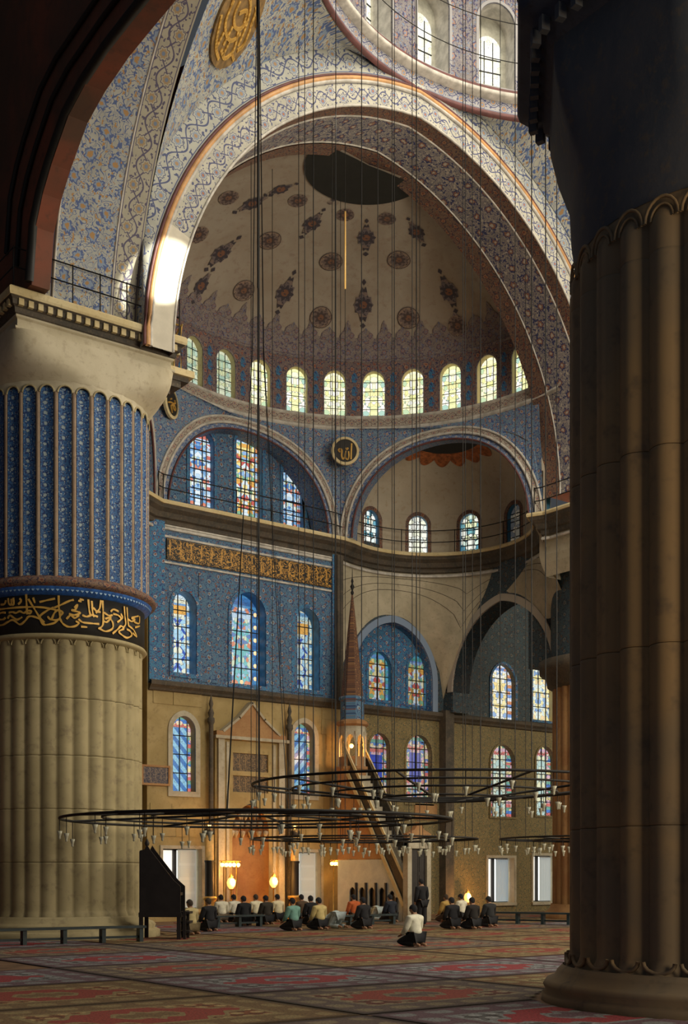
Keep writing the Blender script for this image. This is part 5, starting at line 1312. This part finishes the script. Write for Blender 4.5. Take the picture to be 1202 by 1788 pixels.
for jx in range(11):
    for jy in range(12):
        x0 = -29.5 + jx * (CW + .06); y0 = -19.0 + jy * (CHh + .06) + (jx % 2) * .0
        if x0 + CW > 15 or y0 + CHh > 17.4: continue
        cut = [p for p, rq in ((P1, 2.92), (P2, 2.74), (P3, 2.8)) if over(x0, y0, x0 + CW, y0 + CHh, p.x, p.y, rq)]
        if over(x0, y0, x0 + CW, y0 + CHh, MXX, YP, .7): continue
        cx_, cy_ = x0 + CW / 2 - CAM.x, y0 + CHh / 2 - CAM.y; dp = cx_ * S_ + cy_ * C_; lat = cx_ * C_ - cy_ * S_
        if dp < 9 or abs(lat / dp) > .34: continue
        k = (jx * 3 + jy * 2 + (jx * jy) % 3) % 4
        me = rug_me[k]
        if cut:                 # carpet fitted round a pier foot
            b = MB(); nx_, ny_ = 44, 32
            for i in range(nx_):
                for j in range(ny_):
                    xa, xb, ya, yb = CW * i / nx_, CW * (i + 1) / nx_, CHh * j / ny_, CHh * (j + 1) / ny_
                    if any(hypot(x0 + (xa + xb) / 2 - p.x, y0 + (ya + yb) / 2 - p.y) < (2.92 if p is P1 else 2.74) for p in cut): continue
                    b.add([(xa, ya, .02), (xb, ya, .02), (xb, yb, .02), (xa, yb, .02)], [[0, 1, 2, 3]], [(xa, ya), (xb, ya), (xb, yb), (xa, yb)])
            if not b.f: continue
            to = b.build('tmp', cm[k]); me = to.data; bpy.data.objects.remove(to)
        o = link('carpet', me, None, (x0, y0, .0)); lm = sorted(((hypot(x0 + CW / 2 - q[1], y0 + CHh / 2 - q[2]), q[0]) for q in LMK))
        LB = '%s medallion carpet lying between %s and %s' % (cnames[k], lm[0][1], lm[1][1])
        if LB in SEEN: LB = '%s medallion carpet among %s, %s and %s' % (cnames[k], lm[0][1][4:], lm[1][1][4:], lm[2][1][4:])
        if cut: LB = '%s medallion carpet fitted round %s foot, toward %s' % (cnames[k], lm[0][1][4:], lm[1][1][4:])
        if LB in SEEN and cut: LB = '%s carpet cut round %s foot, toward %s' % (cnames[k], lm[0][1][4:], lm[2][1][4:])
        SEEN.add(LB); tag(o, LB, 'carpet', cnames[k] + ' carpets')
pr0 = at_z(300, 1612, 0)
b = MB(); b.box(-4.2, 3.2, 16.75, 17.4, 0, .018); tag(b.build('prayer_runner', plain('crimson_runner', (.30, .035, .03), .95)), 'narrow crimson carpet runner along the foot of the niche', 'carpet')

# ------------------------------------------------------------------ people
def skinned(name, joints, edges, root, sub=2):
    me = bpy.data.meshes.new(name); me.from_pydata([j[0] for j in joints], edges, [])
    o = bpy.data.objects.new(name, me); COL.objects.link(o)
    o.modifiers.new('skin', 'SKIN')
    if not me.skin_vertices:
        bpy.context.view_layer.objects.active = o; me.skin_vertices  # layer made with the modifier
    lay = me.skin_vertices[0].data if me.skin_vertices else None
    for i, j in enumerate(joints):
        r = j[1] if isinstance(j[1], tuple) else (j[1], j[1]); lay[i].radius = r; lay[i].use_root = (i == root)
    sm = o.modifiers.new('sub', 'SUBSURF'); sm.levels = sub; sm.render_levels = sub
    dg = bpy.context.evaluated_depsgraph_get(); dg.update()
    ev = bpy.data.meshes.new_from_object(o.evaluated_get(dg)); ev.name = name
    bpy.data.objects.remove(o); bpy.data.meshes.remove(me)
    for p in ev.polygons: p.use_smooth = True
    return ev
def pose(kind):
    J = {}; 
    if kind == 'kneel':
        J = dict(pel=(0, 0, .27), wai=(0, .02, .42), che=(0, .05, .60), nb=(0, .06, .74), nk=(0, .08, .80), hd=(0, .11, .89), ht=(0, .10, .99))
        for s_, n in ((-1, 'l'), (1, 'r')):
            J.update({'sh' + n: (s_ * .18, .05, .69), 'el' + n: (s_ * .25, .10, .44), 'wr' + n: (s_ * .17, .30, .31), 'ha' + n: (s_ * .15, .38, .28),
                      'hi' + n: (s_ * .11, .02, .24), 'kn' + n: (s_ * .17, .44, .11), 'an' + n: (s_ * .12, -.08, .08), 'to' + n: (s_ * .11, -.24, .05)}); 
    elif kind == 'stand':
        J = dict(pel=(0, 0, .92), wai=(0, .01, 1.08), che=(0, .02, 1.28), nb=(0, .01, 1.45), nk=(0, .02, 1.52), hd=(0, .05, 1.61), ht=(0, .05, 1.71))
        for s_, n in ((-1, 'l'), (1, 'r')):
            J.update({'sh' + n: (s_ * .19, .01, 1.40), 'el' + n: (s_ * .26, .0, 1.12), 'wr' + n: (s_ * .22, .12, .90), 'ha' + n: (s_ * .20, .16, .82),
                      'hi' + n: (s_ * .10, 0, .88), 'kn' + n: (s_ * .11, .02, .48), 'an' + n: (s_ * .11, -.02, .09), 'to' + n: (s_ * .13, .15, .04)})
    else:   # bowed to the ground
        J = dict(pel=(0, -.15, .46), wai=(0, .02, .46), che=(0, .24, .36), nb=(0, .40, .25), nk=(0, .46, .20), hd=(0, .53, .14), ht=(0, .60, .10))
        for s_, n in ((-1, 'l'), (1, 'r')):
            J.update({'sh' + n: (s_ * .18, .34, .28), 'el' + n: (s_ * .30, .38, .14), 'wr' + n: (s_ * .24, .60, .05), 'ha' + n: (s_ * .22, .70, .04),
                      'hi' + n: (s_ * .11, -.14, .42), 'kn' + n: (s_ * .16, .08, .09), 'an' + n: (s_ * .12, -.38, .08), 'to' + n: (s_ * .11, -.52, .05)})
    return J
RAD = dict(pel=(.16, .13), wai=(.15, .11), che=(.17, .12), nb=(.09, .08), nk=(.055, .055), co=(.06, .06), hd=(.085, .10), ht=(.06, .07), sh=.075, el=.048, wr=.032, ha=.035, hi=.10, kn=.07, an=.045, to=.035)
def rad(k, g=0): 
    r = RAD.get(k) or RAD.get(k[:2]); r = r if isinstance(r, tuple) else (r, r); return (r[0] + g, r[1] + g)
def make_parts(kind):
    J = pose(kind)
    def mk(keys, eds, g, extra=(), root=0, nm='x'):
        js = [(J[k], rad(k, g)) for k in keys]; idx = {k: i for i, k in enumerate(keys)}; ed = [(idx[a], idx[b]) for a, b in eds]
        for anchor, pts in extra:
            last = idx[anchor]
            for p, r in pts: js.append((p, (r, r))); ed.append((last, len(js) - 1)); last = len(js) - 1
        return skinned(nm, js, ed, root)
    J['co'] = tuple(Vector(J['nb']).lerp(Vector(J['nk']), .55)); T = ['pel', 'wai', 'che', 'nb']; body = T + ['nk', 'hd', 'ht']; ed = [('pel', 'wai'), ('wai', 'che'), ('che', 'nb'), ('nb', 'nk'), ('nk', 'hd'), ('hd', 'ht')]
    ex_ = []
    for n in 'lr':
        body += [k + n for k in ('sh', 'el', 'wr', 'ha', 'hi', 'kn', 'an', 'to')]
        ed += [('nb', 'sh' + n), ('sh' + n, 'el' + n), ('el' + n, 'wr' + n), ('wr' + n, 'ha' + n), ('pel', 'hi' + n), ('hi' + n, 'kn' + n), ('kn' + n, 'an' + n), ('an' + n, 'to' + n)]
        h = Vector(J['ha' + n]); d = (h - Vector(J['wr' + n])).normalized(); side = d.cross(Vector((0, 0, 1))).normalized() if abs(d.z) < .9 else Vector((1, 0, 0))
        inw = -1 if n == 'r' else 1
        for q, L in ((-.030, .060), (-.010, .075), (.010, .072), (.030, .055)):
            ex_.append(('ha' + n, [(h + side * q + d * .035, .010), (h + side * q + d * (.035 + L * .6) - Vector((0, 0, .008)), .009), (h + side * q + d * (.03 + L) - Vector((0, 0, .02)), .008)]))
        ex_.append(('ha' + n, [(h - side * .042 * (1 if n == 'r' else -1), .011), (h - side * .055 * (1 if n == 'r' else -1) + d * .035, .009)]))
    hd = Vector(J['hd']); fw = Vector((0, 1, 0)) if kind != 'bow' else Vector((0, .4, -.9)).normalized()
    ex_.append(('hd', [(hd + fw * .115 - Vector((0, 0, .005)), .014)]))
    for sx in (-1, 1): ex_.append(('hd', [(hd + Vector((sx * .092, 0, 0)), .018)]))
    out = {'body': mk(body, ed, 0, ex_, 0, 'person_body_' + kind)}
    sk = T + ['co'] + [k + n for n in 'lr' for k in ('sh', 'el', 'wr')]
    out['shirt'] = mk(sk, [('pel', 'wai'), ('wai', 'che'), ('che', 'nb'), ('nb', 'co')] + [e for n in 'lr' for e in (('nb', 'sh' + n), ('sh' + n, 'el' + n), ('el' + n, 'wr' + n))], .028, (), 0, 'shirt_' + kind)
    tk = ['pel'] + [k + n for n in 'lr' for k in ('hi', 'kn', 'an')]
    out['trousers'] = mk(tk, [e for n in 'lr' for e in (('pel', 'hi' + n), ('hi' + n, 'kn' + n), ('kn' + n, 'an' + n))], .022, (), 0, 'trousers_' + kind)
    up = (Vector(J['ht']) - hd).normalized(); b = bmesh.new(); bmesh.ops.create_icosphere(b, subdivisions=2, radius=1)
    for v in b.verts:
        p = v.co; v.co = Vector((p.x * .098, p.y * .112, p.z * .118)) 
    geom = [v for v in b.verts if v.co.z < -.02 and v.co.y > -.02] ; bmesh.ops.delete(b, geom=geom, context='VERTS')
    rotq = Vector((0, 0, 1)).rotation_difference(up if kind == 'bow' else Vector((0, 0, 1)))
    for v in b.verts: v.co = rotq @ v.co + hd + up * .03 - fw * .012
    me = bpy.data.meshes.new('hair_' + kind); b.to_mesh(me); b.free(); out['hair'] = me
    for p in me.polygons: p.use_smooth = True
    for k, me_ in out.items(): me_.materials.append(None)
    return out
PM = {k: make_parts(k) for k in ('kneel', 'stand', 'bow')}
_mc = {}
def cloth(c):
    if c not in _mc: _mc[c] = plain('cloth_%d' % len(_mc), c, .9, 0, .15, 8)
    return _mc[c]
m_skin = plain('skin', (.36, .20, .12), .6, 0, .1)
def person(label, u, v, kind, shirt, trous, hair=(.012, .010, .009), turn=0, scale=1.0, cat='person'):
    p = at_z(u, v, 0.0); r = empty('person', (p.x, p.y, .02), radians(turn)); r.scale = (scale,) * 3; tag(r, label, cat)
    for k, mt in (('body', m_skin), ('shirt', cloth(shirt)), ('trousers', cloth(trous)), ('hair', cloth(hair))):
        o = link(k, PM[kind][k], r); o.material_slots[0].link = 'OBJECT'; o.material_slots[0].material = mt
DK = (.012, .013, .018); WH = (.72, .70, .58); BR = (.05, .035, .025)
for a in [
 ('person in beige shirt kneeling beside the preacher chair', 335, 1634, 'kneel', (.50, .42, .22), (.16, .12, .06), BR, 10),
 ('person in long dark coat kneeling at the end of the niche bench', 367, 1628, 'kneel', DK, DK, BR, 5),
 ('person in white shirt kneeling behind the bench next to the dark coat', 388, 1613, 'kneel', WH, (.10, .08, .06), DK, -6),
 ('person in white shirt kneeling behind the bench with dark trousers', 411, 1612, 'kneel', (.66, .66, .58), DK, DK, 6),
 ('person in black kneeling between two white shirts', 428, 1618, 'kneel', DK, DK, DK, 0),
 ('person in loose white shirt kneeling before the niche panel', 449, 1612, 'kneel', (.74, .70, .52), DK, BR, -4),
 ('person in dark jacket kneeling between the white shirts at the niche', 467, 1616, 'kneel', (.03, .025, .02), DK, DK, 4),
 ('person in cream shirt kneeling by the pulpit side of the niche', 487, 1611, 'kneel', (.70, .64, .44), DK, DK, 0),
 ('person in teal shirt kneeling on the carpet', 514, 1627, 'kneel', (.16, .34, .30), DK, DK, 8),
 ('person in brown jacket kneeling behind the teal shirt', 529, 1612, 'kneel', (.08, .05, .03), DK, DK, 0),
 ('person in black suit kneeling behind the ochre shirt', 545, 1617, 'kneel', DK, DK, DK, -6),
 ('person in ochre shirt kneeling on the carpet', 560, 1625, 'kneel', (.55, .45, .20), DK, DK, 4),
 ('person in pale blue bowed to the floor beside the bench', 586, 1622, 'bow', (.50, .60, .62), (.40, .48, .52), DK, 0),
 ('person in orange red shirt kneeling at the pulpit arcade', 620, 1612, 'kneel', (.48, .11, .03), BR, DK, 0),
 ('person in black coat kneeling in front of the arcade bench', 637, 1624, 'kneel', DK, DK, DK, 3),
 ('person in pale blue bowed down behind the arcade bench', 657, 1609, 'bow', (.48, .58, .58), (.42, .50, .52), DK, 0),
 ('person in dark blue kneeling at the foot of the pulpit stair', 684, 1612, 'kneel', (.015, .02, .035), DK, DK, 0),
 ('person in white shirt kneeling alone on the open carpet', 727, 1655, 'kneel', (.74, .74, .62), DK, DK, 6),
 ('person in black standing at the pulpit door', 737, 1620, 'stand', DK, DK, DK, 0, .92),
 ('person in yellow brown shirt kneeling past the pulpit door', 782, 1612, 'kneel', (.42, .28, .08), BR, BR, 0),
 ('person in black kneeling in front of the yellow brown shirt', 792, 1624, 'kneel', DK, DK, DK, -5),
 ('person in white shirt kneeling before the warm lit wall', 808, 1610, 'kneel', (.72, .70, .58), DK, DK, 6),
 ('person in black coat kneeling in front of the white shirt', 828, 1624, 'kneel', (.014, .012, .012), DK, DK, 0),
 ('person in dark grey kneeling at the end of the window bench', 857, 1620, 'kneel', (.02, .022, .026), DK, DK, 0)]:
    person(*a)
